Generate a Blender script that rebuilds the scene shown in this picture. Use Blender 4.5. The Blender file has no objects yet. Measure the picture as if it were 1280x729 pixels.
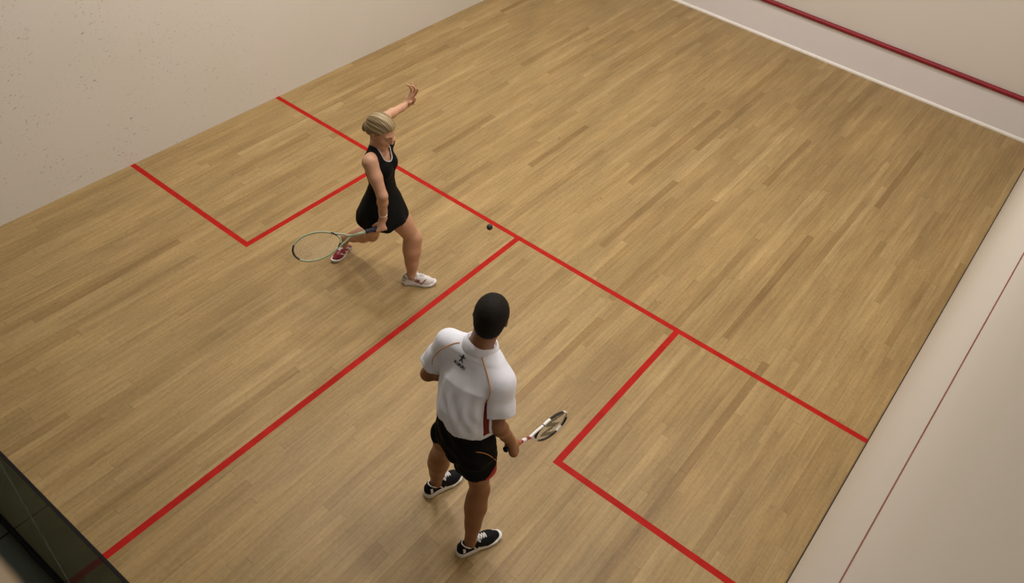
import bpy, bmesh, math, random
import numpy as np
from mathutils import Vector, Matrix
from mathutils.bvhtree import BVHTree

random.seed(7)
scene = bpy.context.scene
COL = scene.collection
V = lambda *a: np.array(a, dtype=float)

# ------------------------------------------------------------------ helpers
def unit(v):
    v = np.array(v, float)
    return v / (np.linalg.norm(v) + 1e-12)

def link(o, parent=None):
    COL.objects.link(o)
    if parent is not None:
        o.parent = parent
    return o

def empty(name, loc, label, cat, group=None):
    o = bpy.data.objects.new(name, None)
    o.empty_display_size = 0.1
    link(o)
    o.location = loc
    o['label'] = label
    o['category'] = cat
    if group:
        o['group'] = group
    return o

def mesh_obj(name, verts, faces, mats, parent=None, mat_idx=None, smooth=True, off=None):
    """verts are world coordinates; off = world location of the parent empty"""
    me = bpy.data.meshes.new(name)
    verts = np.asarray(verts, float)
    if off is not None:
        verts = verts - np.asarray(off, float)
    if isinstance(faces, np.ndarray):
        n = len(faces); k = faces.shape[1]
        me.vertices.add(len(verts)); me.vertices.foreach_set('co', verts.ravel())
        me.loops.add(n * k); me.loops.foreach_set('vertex_index', faces.ravel().astype(np.int32))
        me.polygons.add(n)
        me.polygons.foreach_set('loop_start', np.arange(0, n * k, k, dtype=np.int32))
        me.update(calc_edges=True)
    else:
        me.from_pydata([tuple(v) for v in verts], [], [tuple(f) for f in faces])
    if not isinstance(mats, (list, tuple)):
        mats = [mats]
    for m in mats:
        me.materials.append(m)
    if mat_idx is not None:
        me.polygons.foreach_set('material_index', np.asarray(mat_idx, dtype=np.int32))
    me.polygons.foreach_set('use_smooth', [smooth] * len(me.polygons))
    me.update()
    return link(bpy.data.objects.new(name, me), parent)

class MB:
    """collects simple shapes into one mesh"""
    def __init__(s):
        s.v = []; s.f = []; s.m = []
    def add(s, vs, fs, m=0):
        b = len(s.v)
        s.v += [tuple(map(float, v)) for v in vs]
        s.f += [tuple(b + i for i in f) for f in fs]
        s.m += [m] * len(fs)
    def box(s, a, b, m=0):
        x0, y0, z0 = a; x1, y1, z1 = b
        vs = [(x, y, z) for z in (z0, z1) for y in (y0, y1) for x in (x0, x1)]
        s.add(vs, [(0, 2, 3, 1), (4, 5, 7, 6), (0, 1, 5, 4), (2, 6, 7, 3), (0, 4, 6, 2), (1, 3, 7, 5)], m)
    def tube(s, pts, r, n=8, m=0, closed=False, caps=True, squash=None, seg_m=None):
        pts = [np.array(p, float) for p in pts]
        N = len(pts)
        rs = r if hasattr(r, '__len__') else [r] * N
        up = None; b = len(s.v)
        ring_u = []
        for i, p in enumerate(pts):
            if closed:
                t = unit(pts[(i + 1) % N] - pts[i - 1])
            else:
                t = unit(pts[min(i + 1, N - 1)] - pts[max(i - 1, 0)])
            if squash is not None:
                w = np.array(squash[0], float)
                u = unit(w - t * (w @ t))
            elif up is None:
                w = V(0, 0, 1) if abs(t[2]) < .9 else V(1, 0, 0)
                u = unit(w - t * (w @ t))
            else:
                u = unit(up - t * (up @ t))
            up = u
            v = np.cross(t, u)
            k = squash[1] if squash is not None else 1.0
            for j in range(n):
                a = 2 * math.pi * (j + .5) / n
                s.v.append(tuple(p + rs[i] * (u * math.cos(a) * k + v * math.sin(a))))
        R = N if closed else N - 1
        for i in range(R):
            for j in range(n):
                j2 = (j + 1) % n; i2 = (i + 1) % N
                s.f.append((b + i * n + j, b + i * n + j2, b + i2 * n + j2, b + i2 * n + j))
                s.m.append(seg_m(i) if seg_m else m)
        if caps and not closed:
            s.f.append(tuple(b + j for j in reversed(range(n)))); s.m.append(seg_m(0) if seg_m else m)
            s.f.append(tuple(b + (N - 1) * n + j for j in range(n))); s.m.append(seg_m(N - 2) if seg_m else m)
    def build(s, name, mats, parent=None, off=None, smooth=False, autosmooth=False):
        o = mesh_obj(name, s.v, s.f, mats, parent, s.m, smooth or autosmooth, off)
        if autosmooth:
            bm = bmesh.new(); bm.from_mesh(o.data)
            for e in bm.edges:
                if len(e.link_faces) == 2 and e.calc_face_angle(0) > math.radians(42):
                    e.smooth = False
            bm.to_mesh(o.data); bm.free()
        return o

def catmull(P, n=8):
    P = [np.array(p, float) for p in P]
    out = []
    for i in range(len(P) - 1):
        p0 = P[max(i - 1, 0)]; p1 = P[i]; p2 = P[i + 1]; p3 = P[min(i + 2, len(P) - 1)]
        for j in range(n):
            t = j / n
            out.append(.5 * ((2 * p1) + (-p0 + p2) * t + (2 * p0 - 5 * p1 + 4 * p2 - p3) * t * t + (-p0 + 3 * p1 - 3 * p2 + p3) * t ** 3))
    out.append(P[-1])
    return out

# ------------------------------------------------------------------ materials
def new_mat(name):
    m = bpy.data.materials.new(name); m.use_nodes = True
    return m, m.node_tree.nodes, m.node_tree.links, m.node_tree.nodes['Principled BSDF']

def mat(name, col, rough=.6, noise=0.0, nscale=30, bump=0.0, bscale=200, metal=0.0, spec=.5, sheen=0.0, sss=0.0, emis=None, noise_col=None):
    m, N, L, B = new_mat(name)
    B.inputs['Base Color'].default_value = (*col, 1)
    B.inputs['Roughness'].default_value = rough
    B.inputs['Metallic'].default_value = metal
    B.inputs['Specular IOR Level'].default_value = spec
    if sheen: B.inputs['Sheen Weight'].default_value = sheen
    if sss:
        B.inputs['Subsurface Weight'].default_value = sss
        B.inputs['Subsurface Radius'].default_value = (.012, .005, .003)
    tc = N.new('ShaderNodeTexCoord')
    if noise or noise_col:
        nt = N.new('ShaderNodeTexNoise'); nt.inputs['Scale'].default_value = nscale; nt.inputs['Detail'].default_value = 4
        L.new(tc.outputs['Object'], nt.inputs['Vector'])
        mx = N.new('ShaderNodeMix'); mx.data_type = 'RGBA'
        c2 = noise_col if noise_col else tuple(c * (1 - noise) for c in col)
        mx.inputs[6].default_value = (*col, 1); mx.inputs[7].default_value = (*c2, 1)
        rp = N.new('ShaderNodeMapRange'); rp.inputs[1].default_value = .35; rp.inputs[2].default_value = .65
        L.new(nt.outputs['Fac'], rp.inputs[0]); L.new(rp.outputs[0], mx.inputs[0]); L.new(mx.outputs[2], B.inputs['Base Color'])
    if bump:
        nb = N.new('ShaderNodeTexNoise'); nb.inputs['Scale'].default_value = bscale; nb.inputs['Detail'].default_value = 3
        L.new(tc.outputs['Object'], nb.inputs['Vector'])
        bp = N.new('ShaderNodeBump'); bp.inputs['Strength'].default_value = bump; bp.inputs['Distance'].default_value = .002
        L.new(nb.outputs['Fac'], bp.inputs['Height']); L.new(bp.outputs[0], B.inputs['Normal'])
    return m

def math_node(N, L, op, a, b=None, c=None):
    n = N.new('ShaderNodeMath'); n.operation = op
    for i, x in enumerate((a, b, c)):
        if x is None: continue
        if isinstance(x, (int, float)): n.inputs[i].default_value = x
        else: L.new(x, n.inputs[i])
    return n.outputs[0]

def floor_material():
    m, N, L, B = new_mat('maple_strip_floor')
    M = lambda op, a, b=None, c=None: math_node(N, L, op, a, b, c)
    tc = N.new('ShaderNodeTexCoord'); sp = N.new('ShaderNodeSeparateXYZ'); L.new(tc.outputs['Object'], sp.inputs[0])
    x, y = sp.outputs[0], sp.outputs[1]
    W = .062
    xr = M('DIVIDE', x, W); row = M('FLOOR', xr); fx = M('FRACT', xr)
    wn = N.new('ShaderNodeTexWhiteNoise'); wn.noise_dimensions = '1D'; L.new(row, wn.inputs['W'])
    off = M('MULTIPLY', wn.outputs['Value'], 9.0)
    wn2 = N.new('ShaderNodeTexWhiteNoise'); wn2.noise_dimensions = '1D'; L.new(M('ADD', row, 77.3), wn2.inputs['W'])
    ln = M('ADD', M('MULTIPLY', wn2.outputs['Value'], 1.1), .8)
    yr = M('DIVIDE', M('ADD', y, off), ln); bid = M('FLOOR', yr); fy = M('FRACT', yr)
    cb = N.new('ShaderNodeCombineXYZ'); L.new(row, cb.inputs[0]); L.new(bid, cb.inputs[1])
    wb = N.new('ShaderNodeTexWhiteNoise'); wb.noise_dimensions = '3D'; L.new(cb.outputs[0], wb.inputs['Vector'])
    ramp = N.new('ShaderNodeValToRGB'); L.new(wb.outputs['Value'], ramp.inputs[0])
    els = ramp.color_ramp.elements
    cols = [(0, (.262, .164, .064)), (.04, (.308, .201, .082)), (.25, (.336, .224, .093)), (.6, (.350, .236, .100)), (.9, (.370, .252, .109)), (1, (.402, .280, .126))]
    els[0].position = 0; els[0].color = (*cols[0][1], 1); els[1].position = 1; els[1].color = (*cols[-1][1], 1)
    for p, c in cols[1:-1]:
        e = els.new(p); e.color = (*c, 1)
    # grain stretched along the boards, shifted per board
    cg = N.new('ShaderNodeCombineXYZ')
    L.new(M('MULTIPLY', x, 42.0), cg.inputs[0]); L.new(M('ADD', M('MULTIPLY', y, 2.2), M('MULTIPLY', wb.outputs['Value'], 40.0)), cg.inputs[1])
    L.new(M('MULTIPLY', row, 3.7), cg.inputs[2])
    g = N.new('ShaderNodeTexNoise'); g.inputs['Scale'].default_value = 1.0; g.inputs['Detail'].default_value = 5; g.inputs['Roughness'].default_value = .6
    L.new(cg.outputs[0], g.inputs['Vector'])
    gm = N.new('ShaderNodeMapRange'); gm.inputs[1].default_value = .3; gm.inputs[2].default_value = .7; gm.inputs[3].default_value = .82; gm.inputs[4].default_value = 1.12
    L.new(g.outputs['Fac'], gm.inputs[0])
    # broad bands of tone and worn grime streaks running with the boards
    cs = N.new('ShaderNodeCombineXYZ'); L.new(M('MULTIPLY', x, 3.4), cs.inputs[0]); L.new(M('MULTIPLY', y, .75), cs.inputs[1])
    g2 = N.new('ShaderNodeTexNoise'); g2.inputs['Scale'].default_value = 1.0; g2.inputs['Detail'].default_value = 4; g2.inputs['Roughness'].default_value = .65
    L.new(cs.outputs[0], g2.inputs['Vector'])
    g2m = N.new('ShaderNodeMapRange'); g2m.inputs[1].default_value = .3; g2m.inputs[2].default_value = .7; g2m.inputs[3].default_value = .82; g2m.inputs[4].default_value = 1.12
    L.new(g2.outputs['Fac'], g2m.inputs[0])
    # fine speckle
    g3 = N.new('ShaderNodeTexNoise'); g3.inputs['Scale'].default_value = 38.0; g3.inputs['Detail'].default_value = 3
    L.new(tc.outputs['Object'], g3.inputs['Vector'])
    g3m = N.new('ShaderNodeMapRange'); g3m.inputs[1].default_value = .3; g3m.inputs[2].default_value = .7; g3m.inputs[3].default_value = .92; g3m.inputs[4].default_value = 1.06
    L.new(g3.outputs['Fac'], g3m.inputs[0])
    # seams
    sx = M('LESS_THAN', M('ABSOLUTE', M('SUBTRACT', fx, .5)), .479)
    sy = M('LESS_THAN', M('ABSOLUTE', M('SUBTRACT', fy, .5)), .4985)
    seam = M('ADD', M('MULTIPLY', M('MULTIPLY', sx, sy), .24), .76)
    tone = M('MULTIPLY', M('MULTIPLY', gm.outputs[0], g2m.outputs[0]), M('MULTIPLY', seam, g3m.outputs[0]))
    mx = N.new('ShaderNodeVectorMath'); mx.operation = 'SCALE'
    L.new(ramp.outputs[0], mx.inputs[0]); L.new(tone, mx.inputs['Scale'])
    # small dark scuffs
    cd = N.new('ShaderNodeCombineXYZ'); L.new(M('MULTIPLY', x, 15.0), cd.inputs[0]); L.new(M('MULTIPLY', y, 5.0), cd.inputs[1])
    g4 = N.new('ShaderNodeTexNoise'); g4.inputs['Scale'].default_value = 1.0; g4.inputs['Detail'].default_value = 6; L.new(cd.outputs[0], g4.inputs['Vector'])
    sc = N.new('ShaderNodeMapRange'); sc.inputs[1].default_value = .71; sc.inputs[2].default_value = .78; sc.inputs[3].default_value = 1; sc.inputs[4].default_value = .62
    L.new(g4.outputs['Fac'], sc.inputs[0])
    mx2 = N.new('ShaderNodeVectorMath'); mx2.operation = 'SCALE'; L.new(mx.outputs[0], mx2.inputs[0]); L.new(sc.outputs[0], mx2.inputs['Scale'])
    L.new(mx2.outputs[0], B.inputs['Base Color'])
    rr = N.new('ShaderNodeMapRange'); rr.inputs[3].default_value = .36; rr.inputs[4].default_value = .50
    L.new(g2.outputs['Fac'], rr.inputs[0]); L.new(rr.outputs[0], B.inputs['Roughness'])
    B.inputs['Specular IOR Level'].default_value = .25
    bp = N.new('ShaderNodeBump'); bp.inputs['Strength'].default_value = .12; bp.inputs['Distance'].default_value = .001
    L.new(seam, bp.inputs['Height']); L.new(bp.outputs[0], B.inputs['Normal'])
    return m

def plaster_material(name, col, marks=0.0, mark_lo=0.0, mark_hi=2.2, yellow=(.93, .96, .86)):
    """painted plaster with the soft patches, and optionally the black ball marks, of a used court"""
    m, N, L, B = new_mat(name)
    M = lambda op, a, b=None, c=None: math_node(N, L, op, a, b, c)
    tc = N.new('ShaderNodeTexCoord')
    n1 = N.new('ShaderNodeTexNoise'); n1.inputs['Scale'].default_value = 1.3; n1.inputs['Detail'].default_value = 5
    L.new(tc.outputs['Object'], n1.inputs['Vector'])
    mx = N.new('ShaderNodeMix'); mx.data_type = 'RGBA'
    mx.inputs[6].default_value = (*col, 1); mx.inputs[7].default_value = (col[0] * yellow[0], col[1] * yellow[1], col[2] * yellow[2], 1)
    L.new(n1.outputs['Fac'], mx.inputs[0])
    out = mx.outputs[2]
    if marks:
        sp = N.new('ShaderNodeSeparateXYZ'); L.new(tc.outputs['Object'], sp.inputs[0])
        total = None
        for k, (sx, sz, lo, hi, seed) in enumerate(((9, 20, .675, .73, 0), (20, 38, .635, .69, 5.3), (38, 55, .62, .68, 9.1))):
            cb = N.new('ShaderNodeCombineXYZ')
            L.new(M('MULTIPLY', M('ADD', sp.outputs[1], M('MULTIPLY', sp.outputs[2], .5)), sx), cb.inputs[0])
            L.new(M('MULTIPLY', M('SUBTRACT', sp.outputs[2], M('MULTIPLY', sp.outputs[1], .35)), sz), cb.inputs[1]); cb.inputs[2].default_value = seed
            n = N.new('ShaderNodeTexNoise'); n.inputs['Scale'].default_value = 1.0; n.inputs['Detail'].default_value = 6; n.inputs['Roughness'].default_value = .62
            L.new(cb.outputs[0], n.inputs['Vector'])
            r = N.new('ShaderNodeMapRange'); r.inputs[1].default_value = lo; r.inputs[2].default_value = hi
            L.new(n.outputs['Fac'], r.inputs[0])
            total = r.outputs[0] if total is None else M('MAXIMUM', total, r.outputs[0])
        # marks lie thickest at the height and depth where rallies hit the wall
        n5 = N.new('ShaderNodeTexNoise'); n5.inputs['Scale'].default_value = 2.4; n5.inputs['Detail'].default_value = 2; L.new(tc.outputs['Object'], n5.inputs['Vector'])
        zone = N.new('ShaderNodeMapRange'); zone.inputs[1].default_value = .38; zone.inputs[2].default_value = .55; L.new(n5.outputs['Fac'], zone.inputs[0])
        yz = N.new('ShaderNodeMapRange'); yz.inputs[1].default_value = 4.8; yz.inputs[2].default_value = 3.2; L.new(sp.outputs[1], yz.inputs[0])
        f = M('MULTIPLY', M('MULTIPLY', total, M('ADD', M('MULTIPLY', zone.outputs[0], .8), .2)), M('MULTIPLY', M('ADD', M('MULTIPLY', yz.outputs[0], .75), .25), marks))
        mk = N.new('ShaderNodeMix'); mk.data_type = 'RGBA'; L.new(f, mk.inputs[0]); L.new(out, mk.inputs[6]); mk.inputs[7].default_value = (.09, .085, .075, 1)
        out = mk.outputs[2]
    L.new(out, B.inputs['Base Color'])
    B.inputs['Roughness'].default_value = .62
    B.inputs['Specular IOR Level'].default_value = .3
    nb = N.new('ShaderNodeTexNoise'); nb.inputs['Scale'].default_value = 60; L.new(tc.outputs['Object'], nb.inputs['Vector'])
    bp = N.new('ShaderNodeBump'); bp.inputs['Strength'].default_value = .08; bp.inputs['Distance'].default_value = .002
    L.new(nb.outputs['Fac'], bp.inputs['Height']); L.new(bp.outputs[0], B.inputs['Normal'])
    return m

M_floor = floor_material()
M_line = mat('red_line_paint', (.42, .014, .009), .6, spec=.1, noise=.18, nscale=9)
M_wall = plaster_material('court_plaster', (.67, .615, .580), 0)
M_wall_marked = plaster_material('court_plaster_marked', (.71, .655, .620), .55)
M_tin = plaster_material('tin_paint', (.73, .69, .69), 0, yellow=(.97, .98, .97))
M_tin_red = mat('tin_red_paint', (.26, .012, .020), .4, spec=.3, noise=.2, nscale=6)
M_trim = mat('white_trim_paint', (.80, .76, .70), .4, noise=.06, nscale=20)
M_wall_red = mat('wall_line_red', (.20, .008, .014), .6, spec=.2)
M_gap = mat('dark_gap', (.035, .022, .012), .9)
M_ceil = mat('ceiling_white', (.70, .68, .64), .8)

# ------------------------------------------------------------------ the court
CX, CY, CH = 6.4, 9.697, 5.9
YG = .06                       # glass back wall plane
SY, HX, BLX, BRX, BY = 4.324, 3.153, 1.568, 4.784, 2.6495
hw = .025

def court_floor():
    xs = sorted({0, CX, HX - hw, HX + hw, BLX - hw, BLX + hw, BRX - hw, BRX + hw})
    ys = sorted({YG, CY, SY - hw, SY + hw, BY - hw, BY + hw})
    def red(x, y):
        if abs(y - SY) < hw: return True
        if abs(x - HX) < hw and y < SY: return True
        if abs(y - BY) < hw and (x < BLX + hw or x > BRX - hw): return True
        if BY - hw < y < SY and (abs(x - BLX) < hw or abs(x - BRX) < hw): return True
        return False
    V_ = [(x, y, 0) for y in ys for x in xs]
    nx = len(xs); F = []; Mi = []
    for j in range(len(ys) - 1):
        for i in range(nx - 1):
            F.append((j * nx + i, j * nx + i + 1, (j + 1) * nx + i + 1, (j + 1) * nx + i))
            Mi.append(1 if red((xs[i] + xs[i + 1]) / 2, (ys[j] + ys[j + 1]) / 2) else 0)
    # underside slab so the floor has thickness
    b = len(V_)
    V_ += [(0, YG, -.12), (CX, YG, -.12), (CX, CY, -.12), (0, CY, -.12), (0, YG, -.001), (CX, YG, -.001), (CX, CY, -.001), (0, CY, -.001)]
    for f in ((0, 3, 2, 1), (0, 1, 5, 4), (1, 2, 6, 5), (2, 3, 7, 6), (3, 0, 4, 7)):
        F.append(tuple(b + i for i in f)); Mi.append(0)
    o = mesh_obj('floor', V_, F, [M_floor, M_line], None, Mi, False)
    o['kind'] = 'structure'
    return o
court_floor()

def struct(o):
    o['kind'] = 'structure'
    return o

T = .15
# left wall (with the ball marks)
w = MB(); w.box((-T, -3.6, -.12), (0, CY + T, CH)); struct(w.build('wall_left', M_wall_marked))
# front wall
w = MB(); w.box((0, CY, -.12), (CX, CY + T, CH)); struct(w.build('wall_front', M_wall))
# right wall, with the painted out line that climbs towards the front
def right_wall():
    mb = MB()
    y0, y1 = -3.6, CY
    za = lambda y: 2.24 + .262 * y            # lower edge of the line
    t = .052
    x = CX
    ya = 0.0
    P = lambda y, z: (x, y, z)
    for (a, b) in ((ya, y1),):
        mb.add([P(a, 0), P(b, 0), P(b, za(b)), P(a, za(a))], [(0, 3, 2, 1)], 0)
        mb.add([P(a, za(a)), P(b, za(b)), P(b, za(b) + t), P(a, za(a) + t)], [(0, 3, 2, 1)], 1)
        mb.add([P(a, za(a) + t), P(b, za(b) + t), P(b, CH), P(a, CH)], [(0, 3, 2, 1)], 0)
    mb.add([P(y0, 0), P(ya, 0), P(ya, CH), P(y0, CH)], [(0, 3, 2, 1)], 0)
    mb.add([(x + T, y0, 0), (x + T, y1, 0), (x + T, y1, CH), (x + T, y0, CH)], [(0, 1, 2, 3)], 0)
    mb.add([P(y0, 0), P(y1, 0), (x + T, y1, 0), (x + T, y0, 0)], [(0, 1, 2, 3)], 0)
    mb.add([P(y0, CH), P(y1, CH), (x + T, y1, CH), (x + T, y0, CH)], [(0, 3, 2, 1)], 0)
    mb.add([P(y0, 0), P(y0, CH), (x + T, y0, CH), (x + T, y0, 0)], [(0, 3, 2, 1)], 0)
    mb.add([P(y1, 0), P(y1, CH), (x + T, y1, CH), (x + T, y1, 0)], [(0, 1, 2, 3)], 0)
    return struct(mb.build('wall_right', [M_wall, M_wall_red]))
right_wall()
# dark shadow gap where the boards stop short of the right wall
g = MB(); g.box((CX - .009, YG + .01, 0), (CX - .0005, CY - .03, .003)); struct(g.build('trim_1', M_gap))
# ceiling and rear gallery enclosure
w = MB(); w.box((-T, -3.6 - T, CH), (CX + T, CY + T, CH + .1)); struct(w.build('ceiling', M_ceil))
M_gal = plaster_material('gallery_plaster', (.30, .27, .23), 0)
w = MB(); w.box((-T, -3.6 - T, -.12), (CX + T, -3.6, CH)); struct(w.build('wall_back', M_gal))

# the tin: board, red top batten and foot strip
tin = empty('tin', (CX / 2, CY, 0), 'white-painted board with a rounded red top batten along the foot of the front wall', 'tin')
off = (CX / 2, CY, 0)
mb = MB(); mb.box((0.001, CY - .022, 0.0005), (CX - .001, CY - .0015, .425)); mb.build('board', M_tin, tin, off)
mb = MB(); mb.tube([(0.001, CY - .0305, .452), (CX - .001, CY - .0305, .452)], .029, 14, squash=((0, 0, 1), 1.0))
o = mb.build('top_batten', M_tin_red, tin, off, autosmooth=True); o['label'] = 'dark red rounded batten'
mb = MB()
prof = [(-.0225, 0), (-.040, 0), (-.041, .012), (-.036, .024), (-.0225, .036)]
vs = [(x, CY + a, b) for x in (0.001, CX - .001) for a, b in prof]
n = len(prof)
mb.add(vs, [(i, i + n, i + 1 + n, i + 1) for i in range(n - 1)] + [tuple(range(n)), tuple(n + i for i in reversed(range(n)))])
mb.build('foot_strip', M_trim, tin, off)

# carpet tiles behind the court
def carpet_material():
    m, N, L, B = new_mat('dark_carpet')
    M = lambda op, a, b=None, c=None: math_node(N, L, op, a, b, c)
    tc = N.new('ShaderNodeTexCoord'); sp = N.new('ShaderNodeSeparateXYZ'); L.new(tc.outputs['Object'], sp.inputs[0])
    a = M('FRACT', M('DIVIDE', M('SUBTRACT', sp.outputs[0], 2.597), 1.2)); 
    s = M('LESS_THAN', a, .012)
    fl = M('FRACT', M('MULTIPLY', M('FLOOR', M('DIVIDE', M('SUBTRACT', sp.outputs[0], 2.597), 1.2)), .37))
    n = N.new('ShaderNodeTexNoise'); n.inputs['Scale'].default_value = 90; L.new(tc.outputs['Object'], n.inputs['Vector'])
    base = M('ADD', M('MULTIPLY', fl, .04), M('MULTIPLY', n.outputs['Fac'], .04))
    v = M('MULTIPLY', M('ADD', base, .10), M('SUBTRACT', 1, M('MULTIPLY', s, .8)))
    cb = N.new('ShaderNodeCombineColor'); L.new(v, cb.inputs[0]); L.new(M('MULTIPLY', v, 1.05), cb.inputs[1]); L.new(M('MULTIPLY', v, .9), cb.inputs[2])
    L.new(cb.outputs[0], B.inputs['Base Color']); B.inputs['Roughness'].default_value = .95
    return m
w = MB(); w.box((0, -3.6, -.12), (CX, YG, -.002)); struct(w.build('floor_rear', carpet_material()))

# glass back wall
def glass_material():
    m, N, L, B = new_mat('green_toughened_glass')
    N.remove(B)
    out = N['Material Output']
    g = N.new('ShaderNodeBsdfGlass'); g.inputs['Color'].default_value = (.60, .66, .64, 1); g.inputs['IOR'].default_value = 1.5; g.inputs['Roughness'].default_value = 0
    L.new(g.outputs[0], out.inputs['Surface'])
    return m
M_glass = glass_material()
M_frame = mat('black_frame', (.006, .005, .006), .6, spec=.2)
M_seal = mat('pale_joint_seal', (.62, .66, .56), .5)
M_steel = mat('dull_steel', (.30, .32, .28), .35, metal=.6)
GZ0, GZ1 = .05, 1.585
glass = empty('glass_back_wall', (CX / 2, YG, 0), 'greenish glass back wall with a thin black top edge and dark foot channel', 'glass wall')
off = (CX / 2, YG, 0)
joints = [0.0, 1.12, 2.25, 3.37, 4.50, CX]
JX = 3.36
joints = [0.0, 1.15, 2.25, JX, 4.47, CX]
for a, b in zip(joints[:-1], joints[1:]):
    mb = MB(); mb.box((a + .004, YG - .006, GZ0), (b - .004, YG + .006, GZ1)); mb.build('glass_panel', M_glass, glass, off)
mb = MB(); mb.box((0, YG - .007, GZ1), (CX - .001, YG + .007, GZ1 + .008)); mb.build('top_edge', M_frame, glass, off)
mb = MB(); mb.box((0, YG - .020, .0005), (CX - .001, YG + .020, GZ0)); mb.build('foot_channel', M_frame, glass, off)
mb = MB()
for a in joints[1:-1]:
    mb.box((a - .0035, YG - .008, GZ0), (a + .0035, YG + .008, GZ1))
    
mb.build('joint_strip', M_seal, glass, off)
mb = MB()
for a in joints[1:-1]:
    mb.box((a - .03, YG - .018, GZ1 - .05), (a - .006, YG + .0, GZ1 - .02))
mb.build('clamp', M_steel, glass, off)

# ------------------------------------------------------------------ lights (court ceiling fittings and an added gallery fill)
M_lamp = mat('lamp_body', (.7, .7, .7), .5)
def ceiling_lamp(x, y, power, sx=1.5, sy=.35, label='', col=(1.0, .96, .92)):
    e = empty('ceiling_light', (x, y, CH), label, 'light', 'court ceiling lights')
    mb = MB(); mb.box((x - sx / 2 - .04, y - sy / 2 - .04, CH - .09), (x + sx / 2 + .04, y + sy / 2 + .04, CH - .001))
    mb.build('housing', M_lamp, e, (x, y, CH))
    ld = bpy.data.lights.new('lamp', 'AREA'); ld.shape = 'RECTANGLE'; ld.size = sx; ld.size_y = sy; ld.energy = power; ld.color = col
    lo = bpy.data.objects.new('lamp', ld); link(lo, e); lo.location = (0, 0, -.10)
    return e
for (x, y, p) in ((1.6, 3.7, 110), (4.6, 3.7, 104), (1.6, 6.5, 104), (4.6, 6.5, 68)):
    ceiling_lamp(x, y, p, label='flat white fluorescent fitting on the court ceiling')

ceiling_lamp(3.2, -1.9, 24, label='dim fill lamp added over the viewing gallery to brighten the carpet and handrail')  # unseen fill lamp, added to lift the rear carpet and the handrail

# viewing gallery: slab, handrail and posts
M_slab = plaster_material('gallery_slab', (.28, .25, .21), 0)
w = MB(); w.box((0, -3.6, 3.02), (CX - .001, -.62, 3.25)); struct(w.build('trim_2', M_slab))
M_rail = mat('beige_rail_paint', (.40, .31, .20), .5, noise=.08, nscale=12)
rl = empty('handrail', (3.2, -.45, 3.25), 'pale beige wooden handrail of the viewing gallery, out of focus at the lower left corner', 'handrail')
off = (3.2, -.45, 3.25)
mb = MB(); ry = -.410
mb.tube([(x, ry - .0, 4.265) for x in (.02, 1.5, 3.0, 4.5, 5.55, 5.84)] + [(5.90, ry - .03, 4.265), (5.93, ry - .08, 4.26), (5.94, ry - .16, 4.25)], .036, 16, squash=((0, 0, 1), .75)); mb.build('rail', M_rail, rl, off, smooth=True)
for x in (.3, 1.9, 3.5, 5.1):
    mb = MB(); mb.tube([(x, ry, 4.25), (x, ry, 3.95), (x, -.66, 3.80), (x, -.66, 3.251)], .018, 10); mb.build('post', M_rail, rl, off, smooth=True)

world = bpy.data.worlds.new('world'); scene.world = world; world.use_nodes = True
world.node_tree.nodes['Background'].inputs[0].default_value = (.9, .8, .65, 1)
world.node_tree.nodes['Background'].inputs[1].default_value = .02

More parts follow.
